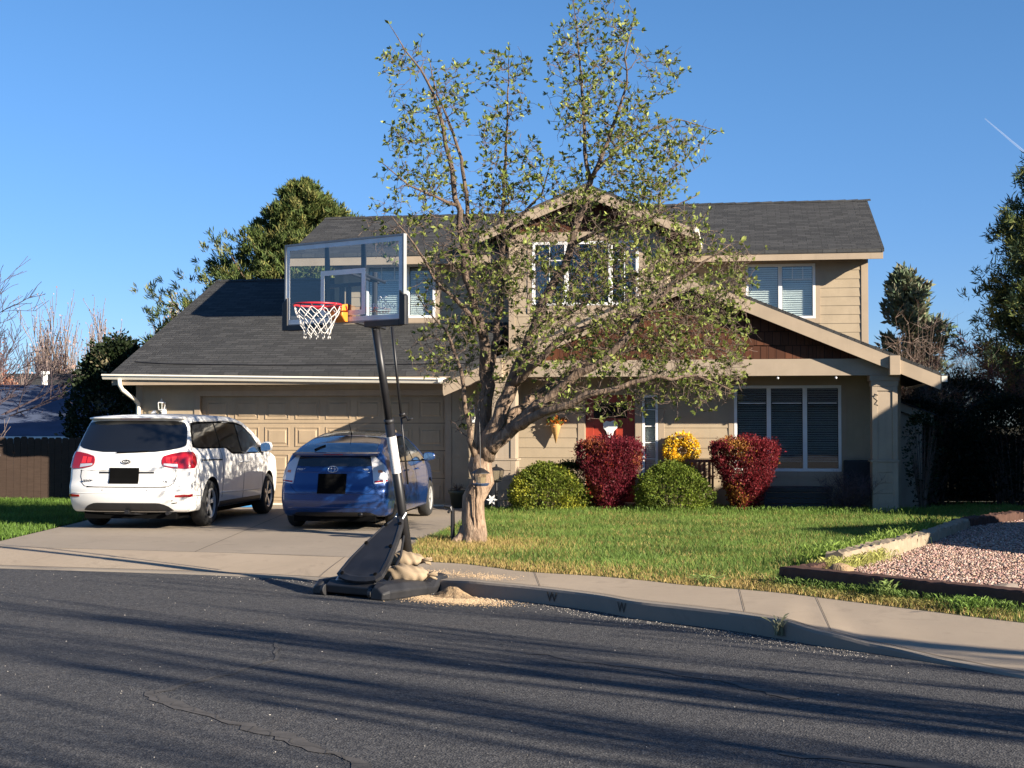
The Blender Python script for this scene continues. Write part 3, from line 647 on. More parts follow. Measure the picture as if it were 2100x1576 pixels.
# solid cores so no light leaks through the shell
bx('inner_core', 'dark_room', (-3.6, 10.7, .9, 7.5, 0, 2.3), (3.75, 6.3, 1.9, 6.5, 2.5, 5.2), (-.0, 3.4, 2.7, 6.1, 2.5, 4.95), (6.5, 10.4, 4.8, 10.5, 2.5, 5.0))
# ------------------------------------------------ vegetation builders
def leaves(P, D, size, col, aspect=.42, fold=.25):
    """P (n,3) bases, D (n,3) directions, one folded leaf each -> V (4n,3), F, cols"""
    n = len(P); D = D/np.linalg.norm(D, axis=1, keepdims=True)
    r = rng.normal(size=(n, 3)); s = np.cross(D, r); s /= np.linalg.norm(s, axis=1, keepdims=True)+1e-9
    nn = np.cross(D, s); L = (size if np.ndim(size) else np.full(n, size))[:, None]
    V = np.stack([P, P+D*L*.55+s*L*aspect*.5+nn*L*fold*.3, P+D*L, P+D*L*.55-s*L*aspect*.5+nn*L*fold*.3], 1).reshape(-1, 3)
    F = np.arange(4*n).reshape(n, 4)
    return V, F, np.repeat(col, 4, 0)
def colors(n, c, var=.25, alt=None, pa=0., hue=.1):
    k = rng.uniform(1-var, 1+var, (n, 1)); o = np.array(c)[None]*k*rng.uniform(1-hue, 1+hue, (n, 3))
    if alt is not None: m = rng.random(n) < pa; o[m] = (np.array(alt)[None]*rng.uniform(1-var, 1+var, (n, 1)))[m]
    return np.clip(o, 0, 1)
def clusters(P, D, k, size, spread=.8, jit=0.):
    """k leaves round every point"""
    n = len(P); PP = np.repeat(P, k, 0)+rng.normal(0, jit+1e-6, (n*k, 3)); DD = np.repeat(D, k, 0)
    DD = DD/(np.linalg.norm(DD, axis=1, keepdims=True)+1e-9)+rng.normal(0, spread, (n*k, 3))
    return PP, DD, size*rng.uniform(.45, 1.4, n*k)
def px(x, y, Y):   # a point at depth Y seen at photo position x, y, used only to measure limbs
    return np.array([(x-1050)/2920*Y, Y, 1.6-(y-869)/2920*Y])
class Skel:
    def __init__(s): s.P = []; s.par = []; s.r = []; s.ch = {}
    def add(s, p, par, r): s.P.append(np.asarray(p, float)); s.par.append(par); s.r.append(r); return len(s.P)-1
def branchy(limbs, tips, twig_r=.0045, sub=.16, bend=.12, maxd=9, droop=.0, up=.25, seed=3, split=None, spur=0):
    """limbs: polylines [(p, r)...]; tips: points joined to the nearest node by curved twigs"""
    g = np.random.default_rng(seed); big = MB(); tw = MB(); nodes = []; nr = []; nd = []; limb = split
    for L in limbs:
        pts = []; rs = []
        for (p, r), (q, r2) in zip(L, L[1:]):
            p, q = np.array(p), np.array(q); k = max(1, int(np.linalg.norm(q-p)/sub))
            for i in range(k):
                t = i/k; e = p+(q-p)*t
                pts.append(e+(g.normal(0, min(.02, r*.45), 3) if len(pts) else 0)); rs.append(r+(r2-r)*t)
        pts.append(np.array(L[-1][0])); rs.append(L[-1][1])
        (big if L is limbs[0] or not split else limb).tube(pts, rs, 14 if rs[0] > .06 else 7)
        for i, (p, r) in enumerate(zip(pts, rs)):
            nodes.append(p); nr.append(r); nd.append((pts[min(i+1, len(pts)-1)]-pts[max(i-1, 0)]))
    NP = np.zeros((len(nodes)+len(tips)*6, 3)); NR = np.zeros(len(NP)); ND = np.zeros((len(NP), 3)); cnt = len(nodes)
    NP[:cnt] = nodes; NR[:cnt] = nr; ND[:cnt] = nd
    tips = np.asarray(tips)
    lend = [(np.array(L[-1][0]), np.array(L[-1][0])-np.array(L[-2][0])) for L in limbs[1:]]
    d0 = np.min(np.linalg.norm(tips[:, None]-NP[None, :cnt], axis=2), 1); order = np.argsort(d0)
    tp = []; td = []
    for ti in order:
        t = tips[ti]; dv = t-NP[:cnt]; d = np.linalg.norm(dv, axis=1)
        back = np.einsum('ij,ij->i', dv, ND[:cnt])/(d*(np.linalg.norm(ND[:cnt], axis=1)+1e-6)+1e-6)
        cost = d*(1.25-.35*back)+.25*(NR[:cnt] > .09)
        j = int(np.argmin(cost)); L = d[j]
        if L < .05: continue
        r0 = min(NR[j]*.75, twig_r*(1+L*2.4)); p0 = NP[j]; dn = ND[j]/(np.linalg.norm(ND[j])+1e-6)
        k = 5 if L > .25 else 3; c = p0+(t-p0)*.5+dn*L*bend+g.normal(0, L*.10, 3)-np.array([0, 0, L*up*.35]); pts = []
        for i in range(k+1):
            s = i/k; q = (1-s)**2*p0+2*s*(1-s)*c+s*s*t
            if 0 < i < k: q = q+g.normal(0, L*.03+.004, 3)
            pts.append(q)
        rr = [r0+(twig_r*.55-r0)*(i/k) for i in range(k+1)]
        tw.tube(pts, rr, 5 if r0 > .008 else 4, cap=False)
        for i in range(1, k+1):
            if cnt < len(NP): NP[cnt] = pts[i]; NR[cnt] = rr[i]; ND[cnt] = pts[i]-pts[i-1]; cnt += 1
            if i < k and L > .3 and g.random() < .35: tp.append(pts[i]); td.append(g.normal(0, 1, 3)+np.array([0, 0, .6]))
        tp.append(pts[-1]); td.append(pts[-1]-pts[-2])
        for i in range(1, k):
            if spur and g.random() < spur:
                d = g.normal(0, 1, 3)+np.array([0, 0, .5]); d = d/np.linalg.norm(d)*g.uniform(.06, .22); e = pts[i]+d; tw.tube([pts[i], pts[i]+d*.5+g.normal(0, .012, 3), e], [twig_r*.55, twig_r*.42, twig_r*.3], 3, cap=False)
                if g.random() < .45: tp.append(e); td.append(d)
    for a, b in lend: tp += [a, a-b*.12+g.normal(0, .04, 3), a-b*.3+g.normal(0, .05, 3)]; td += [b, b, b]
    return big, tw, np.array(tp), np.array(td)

# ------------------------------------------------ the tree on the lawn
TY = 19.25
def lm(*a): return [(px(x, y, TY+dy), r) for x, y, dy, r in a]
limbs = [
 lm((966,1116,0,.20),(968,1095,0,.172),(972,1060,0,.158),(977,1020,0,.152),(980,985,0,.158),(985,955,0,.165),(990,935,0,.152),(997,912,0,.125),(1003,892,0,.07)),
 lm((985,950,0,.15),(984,915,.05,.125),(990,870,.1,.105),(999,820,.15,.095),(1003,765,.15,.085),(997,715,.1,.075),(985,666,.05,.062),(968,600,-.1,.05),(951,518,-.2,.045),(935,405,-.3,.036),(910,263,-.4,.026),(890,194,-.45,.02),(862,138,-.5,.014),(830,100,-.55,.009),(797,45,-.6,.004)),
 lm((953,540,-.2,.035),(960,445,-.1,.03),(945,324,0,.024),(919,243,.1,.018),(895,190,.1,.011),(880,120,.1,.005)),
 lm((1001,790,.15,.07),(1012,720,.4,.055),(1022,620,.5,.045),(1030,520,.5,.035),(1032,460,.5,.03),(1034,364,.5,.024),(1040,263,.5,.016),(1044,162,.5,.009),(1044,100,.5,.004)),
 lm((992,940,0,.15),(1003,900,-.05,.12),(1022,860,-.1,.105),(1042,810,-.1,.095),(1062,755,-.15,.085),(1085,690,-.2,.072),(1118,610,-.2,.062),(1155,545,-.2,.055),(1185,470,-.2,.048),(1200,420,-.2,.044),(1212,368,-.2,.04)),
 lm((1212,368,-.2,.032),(1200,340,-.2,.028),(1199,260,-.1,.022),(1194,160,0,.016),(1184,60,0,.009),(1176,-10,0,.005)),
 lm((1212,368,-.2,.034),(1230,332,-.3,.03),(1250,285,-.3,.026),(1270,222,-.3,.02),(1288,170,-.3,.014),(1282,110,-.4,.010),(1300,40,-.4,.005)),
 lm((1222,350,-.2,.024),(1262,305,.2,.018),(1320,272,.4,.013),(1390,240,.6,.009),(1480,268,.7,.004)),
 lm((1000,925,0,.12),(1030,893,-.2,.095),(1062,868,-.35,.085),(1100,835,-.5,.075),(1140,800,-.6,.066),(1186,770,-.7,.058),(1240,735,-.8,.048),(1290,690,-.8,.042),(1312,650,-.8,.038),(1340,618,-.8,.032),(1385,580,-.8,.024),(1440,540,-.8,.014),(1500,500,-.8,.005)),
 lm((1008,905,.05,.095),(1040,866,.25,.08),(1090,820,.45,.066),(1150,775,.6,.055),(1220,735,.7,.044),(1300,715,.8,.034),(1390,705,.9,.024),(1470,715,.9,.013),(1535,735,.9,.005)),
 lm((1040,884,-.2,.075),(1085,862,-.6,.064),(1140,838,-.9,.055),(1200,812,-1.1,.045),(1270,795,-1.2,.034),(1350,775,-1.3,.024),(1430,770,-1.3,.014),(1500,800,-1.4,.005)),
 lm((1050,790,-.1,.065),(1090,760,-.4,.055),(1130,715,-.6,.045),(1180,680,-.7,.036),(1250,655,-.8,.026),(1330,640,-.9,.016),(1420,630,-1,.007)),
 lm((1085,690,-.2,.045),(1120,655,.2,.036),(1170,640,.5,.03),(1240,600,.8,.024),(1320,560,1.1,.017),(1400,500,1.3,.010),(1455,430,1.4,.005)),
 lm((1175,500,-.2,.032),(1220,480,-.4,.026),(1280,460,-.6,.02),(1350,440,-.8,.013),(1430,400,-.9,.006)),
 lm((978,940,-.05,.06),(970,900,-.15,.045),(963,880,-.2,.04),(957,835,-.25,.034),(950,790,-.3,.028),(938,730,-.35,.022),(915,680,-.4,.016),(880,640,-.45,.009),(850,600,-.5,.004)),
 lm((995,700,.1,.04),(965,650,-.3,.032),(930,610,-.6,.025),(890,570,-.8,.018),(850,500,-1,.012),(800,440,-1.1,.006)),
 lm((935,420,-.3,.024),(890,400,-.6,.018),(840,380,-.8,.012),(780,330,-.9,.005)),
 lm((1030,480,.5,.024),(1070,440,.9,.018),(1110,400,1.2,.013),(1130,330,1.3,.007)),
]
trng = np.random.default_rng(11)
zones = [  # x, y, rx, ry, half depth, number of twig tips
 (1250,610,210,120,1.9,430),(1100,560,150,120,1.7,200),(1400,620,150,150,1.5,280),(1230,730,230,90,1.9,300),(1430,760,110,70,1.2,150),
 (960,600,110,130,1.4,190),(920,720,90,70,1.1,90),(1000,480,150,100,1.5,190),(870,380,95,130,1.2,120),(850,250,70,80,.9,50),(830,130,55,45,.7,34),(925,190,55,80,.8,46),
 (1040,300,65,130,1.0,100),(1030,140,60,50,.7,34),(1140,400,90,100,1.2,120),(1190,160,75,150,1.0,150),(1260,260,90,110,1.1,125),(1250,60,60,80,.8,60),(1330,330,100,90,1.2,120),(1400,290,70,60,.8,48),
 (1290,430,130,70,1.4,140),(1350,140,50,60,.6,22),(1330,500,150,80,1.6,150),(1510,560,45,80,.8,40),(1490,680,55,110,.9,70),(1200,830,150,38,1.1,56),(1000,790,60,50,.7,26),(950,860,25,40,.4,7),(1390,830,90,28,.9,26),(800,480,60,70,.9,34)]
tips = []
for x, y, rx, ry, dp, k in zones:
    k = int(k*(3.6 if y > 400 else 2.5))
    u = trng.normal(size=(k, 3)); u /= np.linalg.norm(u, axis=1, keepdims=True); u *= trng.random((k, 1))**.4
    for q in u:
        p_ = px(x+q[0]*rx*1.06, y+q[1]*ry*1.06, TY+q[2]*dp)
        f_ = math.sin(p_[0]*3.1+1.3*p_[2])*math.sin(p_[1]*2.7+p_[2]*1.9)+.6*math.sin(p_[0]*6.3-p_[2]*5.1+1)
        if trng.random() < .66+.42*f_: tips.append(p_)
limb_mb = MB(); big, tw, tp, td = branchy(limbs, np.array(tips), twig_r=.0068, spur=.5, split=limb_mb)
tree = empty('shade_tree', (px(966,1116,TY)[0], TY, 0), 0, 'spreading many-stemmed tree with young green leaves on the front lawn', 'tree')
def rel(mbv, o): return [(a-o[0], b-o[1], c-o[2]) for a, b, c in mbv]
to = (px(966,1116,TY)[0], TY, 0)
# root flare
for a, L in ((-2.6, .34), (-1.7, .25), (-.5, .27), (.4, .25), (2.4, .26), (3.6, .25)):
    e = np.array([to[0], TY, 0]); d = np.array([math.cos(a), math.sin(a), 0])
    big.tube([e+d*.04+[0, 0, .16], e+d*.11+[0, 0, .07], e+d*L*.8+[0, 0, .0], e+d*L+[0, 0, -.05]], [.13, .10, .05, .02], 8)
big.v = rel(big.v, to); tw.v = rel(tw.v, to)
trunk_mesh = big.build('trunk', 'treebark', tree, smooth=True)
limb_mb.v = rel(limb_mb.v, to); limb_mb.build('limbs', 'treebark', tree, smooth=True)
tw.build('twigs', 'twig', tree)
lp, ld, ls = clusters(tp-np.array(to), td/(np.linalg.norm(td, axis=1, keepdims=True)+1e-6)+np.array([0, 0, .35]), 6, .066, .60)
keep = np.repeat(rng.random(len(tp)) < np.where(tp[:, 2] > 4.6, .80, .44), 6); lp, ld, ls = lp[keep], ld[keep], ls[keep]
V, F, cc = leaves(lp, ld, ls, colors(len(lp), (.145, .182, .038), .38, (.27, .30, .085), .32), .44)
npmesh('foliage', V, F, 'leaf', tree, cc)
# pruning scars and rope grooves on the trunk
mb = MB(); mb.tube([(.03, -.186, .95), (.05, -.19, .7), (.045, -.185, .4), (.06, -.19, .15)], [.006, .01, .008, .012], 6); mb.tube([(.10, -.17, .9), (.105, -.175, .5), (.09, -.185, .1)], [.008]*3, 6)
mb.build('bark_seam', 'treebark', tree, smooth=True)
# ------------------------------------------------ shrubs in front of the porch
def shrub(name, loc, prof, h, n, leaf, mat_c, label, group=None, alt=None, pa=0., cat='shrub', stem='twig', lobes=0, up=.6, sq=1., k=3, gaps=.0, seed=1):
    g = np.random.default_rng(seed); o = empty(name, loc, 0, label, cat, group); zs, rs = zip(*prof)
    # leafy shoots on the outer shell
    m = int(n*1.0); a = g.uniform(0, 2*math.pi, m); z = g.random(m)**.8; top = g.random(m) < .28
    rr = np.interp(z, zs, rs); lump = 1+.09*np.sin(a*3+1+z*3)+.07*np.sin(a*7+z*9)+.05*np.sin(a*13-z*17)
    q = np.where(top, np.sqrt(g.random(m))*.98, 1-.5*g.random(m)**2.2)
    z = np.where(top, 1-.05*q**2-.06*g.random(m)*(q)+0.02*np.sin(a*5+q*9), z)
    rr = np.interp(z, zs, rs)*lump*q
    rr = rr*(1+(g.random(m) < .07)*g.random(m)*.16); z = z*(1+top*(g.random(m) < .15)*g.random(m)*.10)
    P = np.c_[rr*np.cos(a), rr*sq*np.sin(a), z*h]
    D = np.c_[np.cos(a)*(1-up), np.sin(a)*(1-up), np.full(m, up+.05)]+g.normal(0, .25, (m, 3))
    if gaps: 
        f = np.sin(P[:, 0]*17+P[:, 2]*5)*np.sin(P[:, 1]*15+2)*np.sin(P[:, 2]*13+P[:, 0]*7); kk = f < gaps; P, D = P[kk], D[kk]
    PP, DD, LL = clusters(P, D, k, leaf, .45, leaf*.5)
    cl = colors(len(PP), mat_c, .35, alt, 0.); 
    if alt is not None:
        f = np.sin(PP[:, 0]*6+seed)+np.sin(PP[:, 2]*7+PP[:, 0]*3)+g.normal(0, .7, len(PP)); s = f > (2.2-3*pa); cl[s] = np.clip(np.array(alt)[None]*g.uniform(.7, 1.3, (s.sum(), 1)), 0, 1)
    V, F, c2 = leaves(PP, DD, LL, cl, .55); npmesh('foliage', V, F, 'leaf', o, c2)
    mb = MB()
    for i in range(46):
        t = g.uniform(0, 2*math.pi); zt = g.uniform(.5, .95); r1 = np.interp(zt, zs, rs)*g.uniform(.5, .9); r0 = rs[0]*.4*g.random()
        mb.tube([(r0*math.cos(t), r0*math.sin(t), -.03), ((r0+r1)*.4*math.cos(t), (r0+r1)*.4*math.sin(t), zt*h*.45), (r1*math.cos(t), r1*sq*math.sin(t), zt*h)], [.013, .008, .003], 4)
    mb.build('stem', stem, o); return o
vase = [(0, .19), (.15, .25), (.35, .35), (.55, .46), (.72, .55), (.88, .585), (1, .50)]
shrub('barberry_shrub', (1.76, 25.75, 0), vase, 1.27, 8500, .036, (.135, .015, .025), 'dark red vase-shaped shrub in front of the red door', 'red shrubs clipped flat on top', (.26, .075, .03), .22, stem='redtwig', up=.75, seed=4, gaps=.62, k=4)
shrub('barberry_shrub', (4.17, 25.60, 0), vase, 1.27, 8500, .038, (.165, .018, .024), 'dark red vase-shaped shrub in front of the big porch window', 'red shrubs clipped flat on top', (.30, .14, .03), .2, stem='redtwig', up=.7, seed=9, gaps=.6, k=4)
dome = [(0, .58), (.2, .66), (.45, .655), (.7, .56), (.88, .40), (1, .18)]
shrub('boxwood_shrub', (.62, 25.75, 0), dome, .82, 6500, .042, (.15, .185, .028), 'rounded green shrub with yellow tips between the tree and the left red shrub', 'round green shrubs', (.30, .30, .035), .45, up=.45, seed=5, gaps=.7, k=4)
shrub('boxwood_shrub', (2.88, 25.65, 0), dome, .84, 6500, .040, (.13, .175, .028), 'rounded green shrub under the yellow wreath, between the two red shrubs', 'round green shrubs', (.17, .22, .03), .4, up=.45, seed=6, gaps=.7, k=4)
shrub('boxwood_shrub', (1.10, 26.35, 0), dome, .84, 2600, .042, (.035, .06, .014), 'darker green shrub tucked behind the yellow-tipped shrub, beside the doorway', 'round green shrubs', up=.45, seed=8, k=3)
def bare_shrub(name, loc, h, w_, n, mat, label, seed, group=None, r=.006, cat='shrub', up=1., segs=4, sub=3):
    g = np.random.default_rng(seed); o = empty(name, loc, 0, label, cat, group); mb = MB()
    for i in range(n):
        a = g.uniform(0, 6.28); q = g.random()**.6*w_; L = h*g.uniform(.6, 1)*(1-.25*q/w_)
        p = np.array([g.normal(0, w_*.12), g.normal(0, w_*.12), -.03]); e = np.array([q*math.cos(a), q*math.sin(a), L*up]); pts = []
        for j in range(segs+1):
            s = j/segs; pts.append(p*(1-s)+e*(s**np.array([1.2, 1.2, .85]))+g.normal(0, .03*h*s, 3)*(j > 0))
        mb.tube(pts, [r*(1-.7*j/segs) for j in range(segs+1)], 4, cap=False)
        for j in range(1, segs+1):
            for k in range(sub):
                b = pts[j]; d = g.normal(0, 1, 3)+np.array([0, 0, .9]); d = d/np.linalg.norm(d)*h**.5*g.uniform(.10, .26)
                mb.tube([b, b+d*.5+g.normal(0, .012*h, 3), b+d], [r*.5, r*.35, r*.2], 3, cap=False)
    mb.build('branches', mat, o); return o
bare_shrub('bare_shrub', (6.05, 25.5, 0), .80, .62, 110, 'greytwig', 'leafless grey twiggy shrub beside the right porch column', 21, r=.006, up=.95)
# ------------------------------------------------ cars
def ip(t, xs): 
    a, b = zip(*xs); return np.interp(t, a, b)
def smooth_ip(xs, w=.10):
    a, b = zip(*xs); t = np.linspace(a[0], a[-1], 600); y = np.interp(t, a, b); dt = t[1]-t[0]; k = max(1, int(w/dt)); pad = np.r_[np.full(k, y[0]), y, np.full(k, y[-1])]
    ker = np.hanning(2*k+1); ker /= ker.sum(); ys = np.convolve(pad, ker, 'valid'); return lambda q: np.interp(q, t, ys)
def car_shell(L, top, bot, hw, plan, rear, front, kr, kf, crown, rr=.07):
    def axis(n, h): 
        inner = np.linspace(-(h-rr), h-rr, n); e = h-rr+rr*np.sin(np.linspace(.25, 1, 4)*math.pi/2); e2 = h-rr+rr*np.linspace(.2, 1, 5)
        return np.r_[-e2[::-1], inner, e2]
    hx, hy, hz = .9, L/2, .72; ax, ay, az = axis(26, hx), axis(110, hy), axis(34, hz)
    idx = {}; V = []; F = []
    def vid(i, j, k):
        if (i, j, k) not in idx: idx[(i, j, k)] = len(V); V.append((ax[i], ay[j], az[k]))
        return idx[(i, j, k)]
    nx, ny, nz = len(ax), len(ay), len(az)
    for i in range(nx-1):
        for j in range(ny-1):
            F.append((vid(i, j, 0), vid(i, j+1, 0), vid(i+1, j+1, 0), vid(i+1, j, 0))); F.append((vid(i, j, nz-1), vid(i+1, j, nz-1), vid(i+1, j+1, nz-1), vid(i, j+1, nz-1)))
        for k in range(nz-1):
            F.append((vid(i, 0, k), vid(i+1, 0, k), vid(i+1, 0, k+1), vid(i, 0, k+1))); F.append((vid(i, ny-1, k), vid(i, ny-1, k+1), vid(i+1, ny-1, k+1), vid(i+1, ny-1, k)))
    for j in range(ny-1):
        for k in range(nz-1):
            F.append((vid(0, j, k), vid(0, j, k+1), vid(0, j+1, k+1), vid(0, j+1, k))); F.append((vid(nx-1, j, k), vid(nx-1, j+1, k), vid(nx-1, j+1, k+1), vid(nx-1, j, k+1)))
    P = np.array(V); h = np.array([hx, hy, hz]); q = np.clip(P, -(h-rr), h-rr); d = P-q; n = np.linalg.norm(d, axis=1, keepdims=True); P = np.where(n > 1e-9, q+d/np.maximum(n, 1e-9)*rr, P)
    a, b, c = P[:, 0]/hx, P[:, 1]/hy, (P[:, 2]/hz+1)/2
    yr = rear(c)+kr*np.abs(a)**3; yf = front(c)-kf*np.abs(a)**2.6; t = (b+1)/2; y = yr+(yf-yr)*t
    z = bot(y)+(top(y)-bot(y))*c-crown*a*a*c; x = a*hw(z)*plan(y)
    return np.c_[x, y, z], F
class Car:
    def __init__(s, name, loc, rz, label, cat, P, F, paint, wheels, wr, arch, ww=.225):
        s.o = empty(name, loc, rz, label, cat); s.V = [Vector(p) for p in P]
        s.bvh = BVHTree.FromPolygons(s.V, F)
        me = bpy.data.meshes.new('body'); me.from_pydata([tuple(p) for p in P], [], F); me.update()
        bm = bmesh.new(); bm.from_mesh(me); bmesh.ops.recalc_face_normals(bm, faces=bm.faces); bm.to_mesh(me); bm.free()
        b = bpy.data.objects.new('body', me); C.objects.link(b); me.materials.append(M[paint]); me.materials.append(M['black_plastic'])
        cm = MB()
        for y in wheels:
            for sx in (-1, 1):
                x0, x1 = (.58, 1.2) if sx > 0 else (-1.2, -.58)
                cm.lathe([(arch, x0), (arch, x1)], (0, y, wr), 40, 'x')
        cut = cm.build('cut', 'black_plastic'); 
        md = b.modifiers.new('b', 'BOOLEAN'); md.operation = 'DIFFERENCE'; md.object = cut; md.solver = 'EXACT'
        bpy.context.view_layer.update(); ev = b.evaluated_get(bpy.context.evaluated_depsgraph_get()); nm = bpy.data.meshes.new_from_object(ev)
        b.modifiers.clear(); b.data = nm; nm.name = 'body'; bpy.data.objects.remove(cut); b.parent = s.o; s.body = b
        if len(nm.materials) < 2: nm.materials.clear(); nm.materials.append(M[paint]); nm.materials.append(M['black_plastic'])
        co = np.array([v.co for v in nm.vertices])
        for p in nm.polygons:
            c = p.center; inner = any((c.y-y)**2+(c.z-wr)**2 < (arch+.012)**2 for y in wheels) and abs(c.x) > .5 and (abs(p.normal.x) > .99 and abs(c.x) < .62 or abs((c.y-min(wheels, key=lambda y: abs(y-c.y)))*p.normal.y+(c.z-wr)*p.normal.z) > arch*.9)
            p.material_index = 1 if inner else 0; p.use_smooth = True
        nm.set_sharp_from_angle(angle=R(38)) if hasattr(nm, 'set_sharp_from_angle') else None
        for y in wheels:
            for sx in (-1, 1): s.wheel(sx, y, wr, ww, wheels)
    def wheel(s, sx, y, r, w_, wheels):
        xo = s.xw*sx; W = empty('wheel', (xo, y, r)); W.parent = s.o
        m = MB(); rim = r*.66
        prof = [(rim, -w_/2), (r-.035, -w_/2), (r-.008, -w_/2+.03), (r, -w_/2+.06), (r, w_/2-.06), (r-.008, w_/2-.03), (r-.035, w_/2), (rim, w_/2)]
        n = 48; o = 0
        for rr, h in prof:
            for k in range(n): a = 2*math.pi*k/n; m.v.append((h, rr*math.cos(a), rr*math.sin(a)))
        for i in range(len(prof)):
            i2 = (i+1) % len(prof)
            for k in range(n): m.f.append((i*n+k, i*n+(k+1) % n, i2*n+(k+1) % n, i2*n+k))
        m.build('tyre', 'rubber', W, smooth=True)
        m = MB(); x1 = sx*(w_/2-.012)
        def ring(ra, rb, xa, xb):
            o = len(m.v)
            for rr, h in ((ra, xa), (rb, xb), (rb, xb-sx*.02), (ra, xa-sx*.02)):
                for k in range(n): a = 2*math.pi*k/n; m.v.append((h, rr*math.cos(a), rr*math.sin(a)))
            for i in range(4):
                for k in range(n): m.f.append((o+i*n+k, o+i*n+(k+1) % n, o+((i+1) % 4)*n+(k+1) % n, o+((i+1) % 4)*n+k))
        ring(rim*.90, rim*1.02, x1-sx*.012, x1+sx*.006); ring(.02, .055, x1-sx*.02, x1-sx*.024)
        ns = s.spokes
        for k in range(ns):
            for dd in (-.09, .09) if s.twin else (0,):
                a = 2*math.pi*k/ns+dd+.2; c, sn = math.cos(a), math.sin(a); tw = .016 if s.twin else .03
                pts = []
                for rr, h, t in ((.045, x1-sx*.022, tw), (rim*.93, x1-sx*.008, tw*1.15)):
                    pts.append([(h, rr*c-t*sn, rr*sn+t*c), (h, rr*c+t*sn, rr*sn-t*c), (h-sx*.022, rr*c+t*sn, rr*sn-t*c), (h-sx*.022, rr*c-t*sn, rr*sn+t*c)])
                m.hexa(pts[0]+pts[1])
        m.build('rim', 'alloy', W)
        m = MB(); m.lathe([(rim*.97, -w_*.3), (rim*.97, -w_*.28)], (sx*.02, 0, 0), 32, 'x'); m.build('brake_disc', 'plate', W)
    def hit(s, o, d):
        h = s.bvh.ray_cast(Vector(o), Vector(d).normalized())
        return (h[0], h[1]) if h[0] is not None else (None, None)
    def patch(s, name, cols, proj, mat, off=.005, n=24, m=8, par=None, th=.012):
        """cols: [(s, lo, hi)...] column outline in surface parameters"""
        S0 = [c[0] for c in cols]; ss = np.linspace(S0[0], S0[-1], n)
        lo = np.interp(ss, S0, [c[1] for c in cols]); hi = np.interp(ss, S0, [c[2] for c in cols])
        V = []; 
        for i in range(n):
            for j in range(m+1):
                t = lo[i]+(hi[i]-lo[i])*j/m; o, d = proj(ss[i], t); p, nn = s.hit(o, d)
                if p is None: p = Vector(o)+Vector(d).normalized()*.85; nn = Vector(d).normalized()
                if nn.dot(Vector(d)) < 0: nn = -nn
                V.append((p+nn*off, p-nn*(th-off)))
        mb = MB(); mb.v = [tuple(v[0]) for v in V]+[tuple(v[1]) for v in V]; K = len(V); w_ = m+1
        for i in range(n-1):
            for j in range(m): a = i*w_+j; mb.f.append((a, a+1, a+w_+1, a+w_))
        ring = [i*w_ for i in range(n)]+[(n-1)*w_+j for j in range(1, w_)]+[i*w_+m for i in range(n-2, -1, -1)]+[j for j in range(m-1, 0, -1)]
        for a, b in zip(ring, ring[1:]+ring[:1]): mb.f.append((a, b, b+K, a+K))
        return mb.build(name, mat, par or s.o, smooth=False)
    def line(s, name, pts, proj, mat, r=.004, par=None, sink=.0, sub=8):
        P = []
        for (a, b), (c, d) in zip(pts, pts[1:]):
            for k in range(sub): P.append((a+(c-a)*k/sub, b+(d-b)*k/sub))
        P.append(pts[-1]); Q = []
        for a, b in P:
            p, nn = s.hit(*proj(a, b))
            if p is not None:
                dd = Vector(proj(a, b)[1]).normalized()
                if nn.dot(dd) < 0: nn = -nn
                Q.append(p+nn*(-sink))
        if len(Q) < 2: return None
        m = MB(); m.tube(Q, r, 5); return m.build(name, mat, par or s.o, smooth=True)
def REAR(x, z): return (x, 1.3, z), (0, -1, 0)
def SIDE(sx): return lambda y, z: ((0, y, z), (sx, 0, 0))
def TOP(x, y): return (x, y, .9), (0, 0, 1)
def WRAP(sx, cx=.45, cy=.5): # s = angle from straight back (0) to straight out (90)
    return lambda a, z: ((sx*cx, cy, z), (sx*math.sin(R(a)), -math.cos(R(a)), 0))
# ---- white minivan
L = 5.11
vt = smooth_ip([(0, 1.700), (.3, 1.725), (.9, 1.745), (1.9, 1.755), (2.7, 1.74), (3.2, 1.66), (3.6, 1.50), (4.15, 1.18), (4.6, 1.06), (5.0, .95), (5.2, .84)], .22)
zb, zt = .26, 1.70
def cz(z): return (z-zb)/(zt-zb)
vr_ = smooth_ip([(cz(.26), .12), (cz(.40), .03), (cz(.52), .0), (cz(.66), .0), (cz(.72), .05), (cz(.95), .075), (cz(1.14), .12), (cz(1.22), .15), (cz(1.60), .36), (cz(1.70), .42)], .035)
vf = smooth_ip([(0, 4.98), (.25, 5.09), (.6, 5.08), (1, 4.93)], .1)
vw = smooth_ip([(.2, .93), (.34, .955), (.50, .975), (.70, .985), (.95, .980), (1.10, .955), (1.20, .915), (1.45, .845), (1.62, .790), (1.72, .735), (1.8, .70)], .05)
vp = smooth_ip([(-.1, .955), (.35, .985), (1., 1), (4.0, 1), (4.7, .95), (5.1, .86)], .2)
P, F = car_shell(L, vt, lambda y: .26+0*y, vw, vp, vr_, vf, .13, .28, .035, .055)
Car.xw = .855; Car.spokes = 5; Car.twin = True
van = Car('minivan', (-5.80, 21.38, .003), R(-7.2), 'white minivan parked on the driveway in front of the garage door', 'minivan', P, F, 'car_white', (1.06, 4.12), .358, .412, .235)
o = van.o
gl = van.patch('rear_window', [(-.84, 1.265, 1.31), (-.80, 1.24, 1.52), (-.75, 1.22, 1.61), (-.6, 1.19, 1.635), (-.4, 1.165, 1.64), (.4, 1.165, 1.64), (.6, 1.19, 1.635), (.75, 1.22, 1.61), (.80, 1.24, 1.52), (.84, 1.265, 1.31)], REAR, 'car_glass', .004, 40, 10)
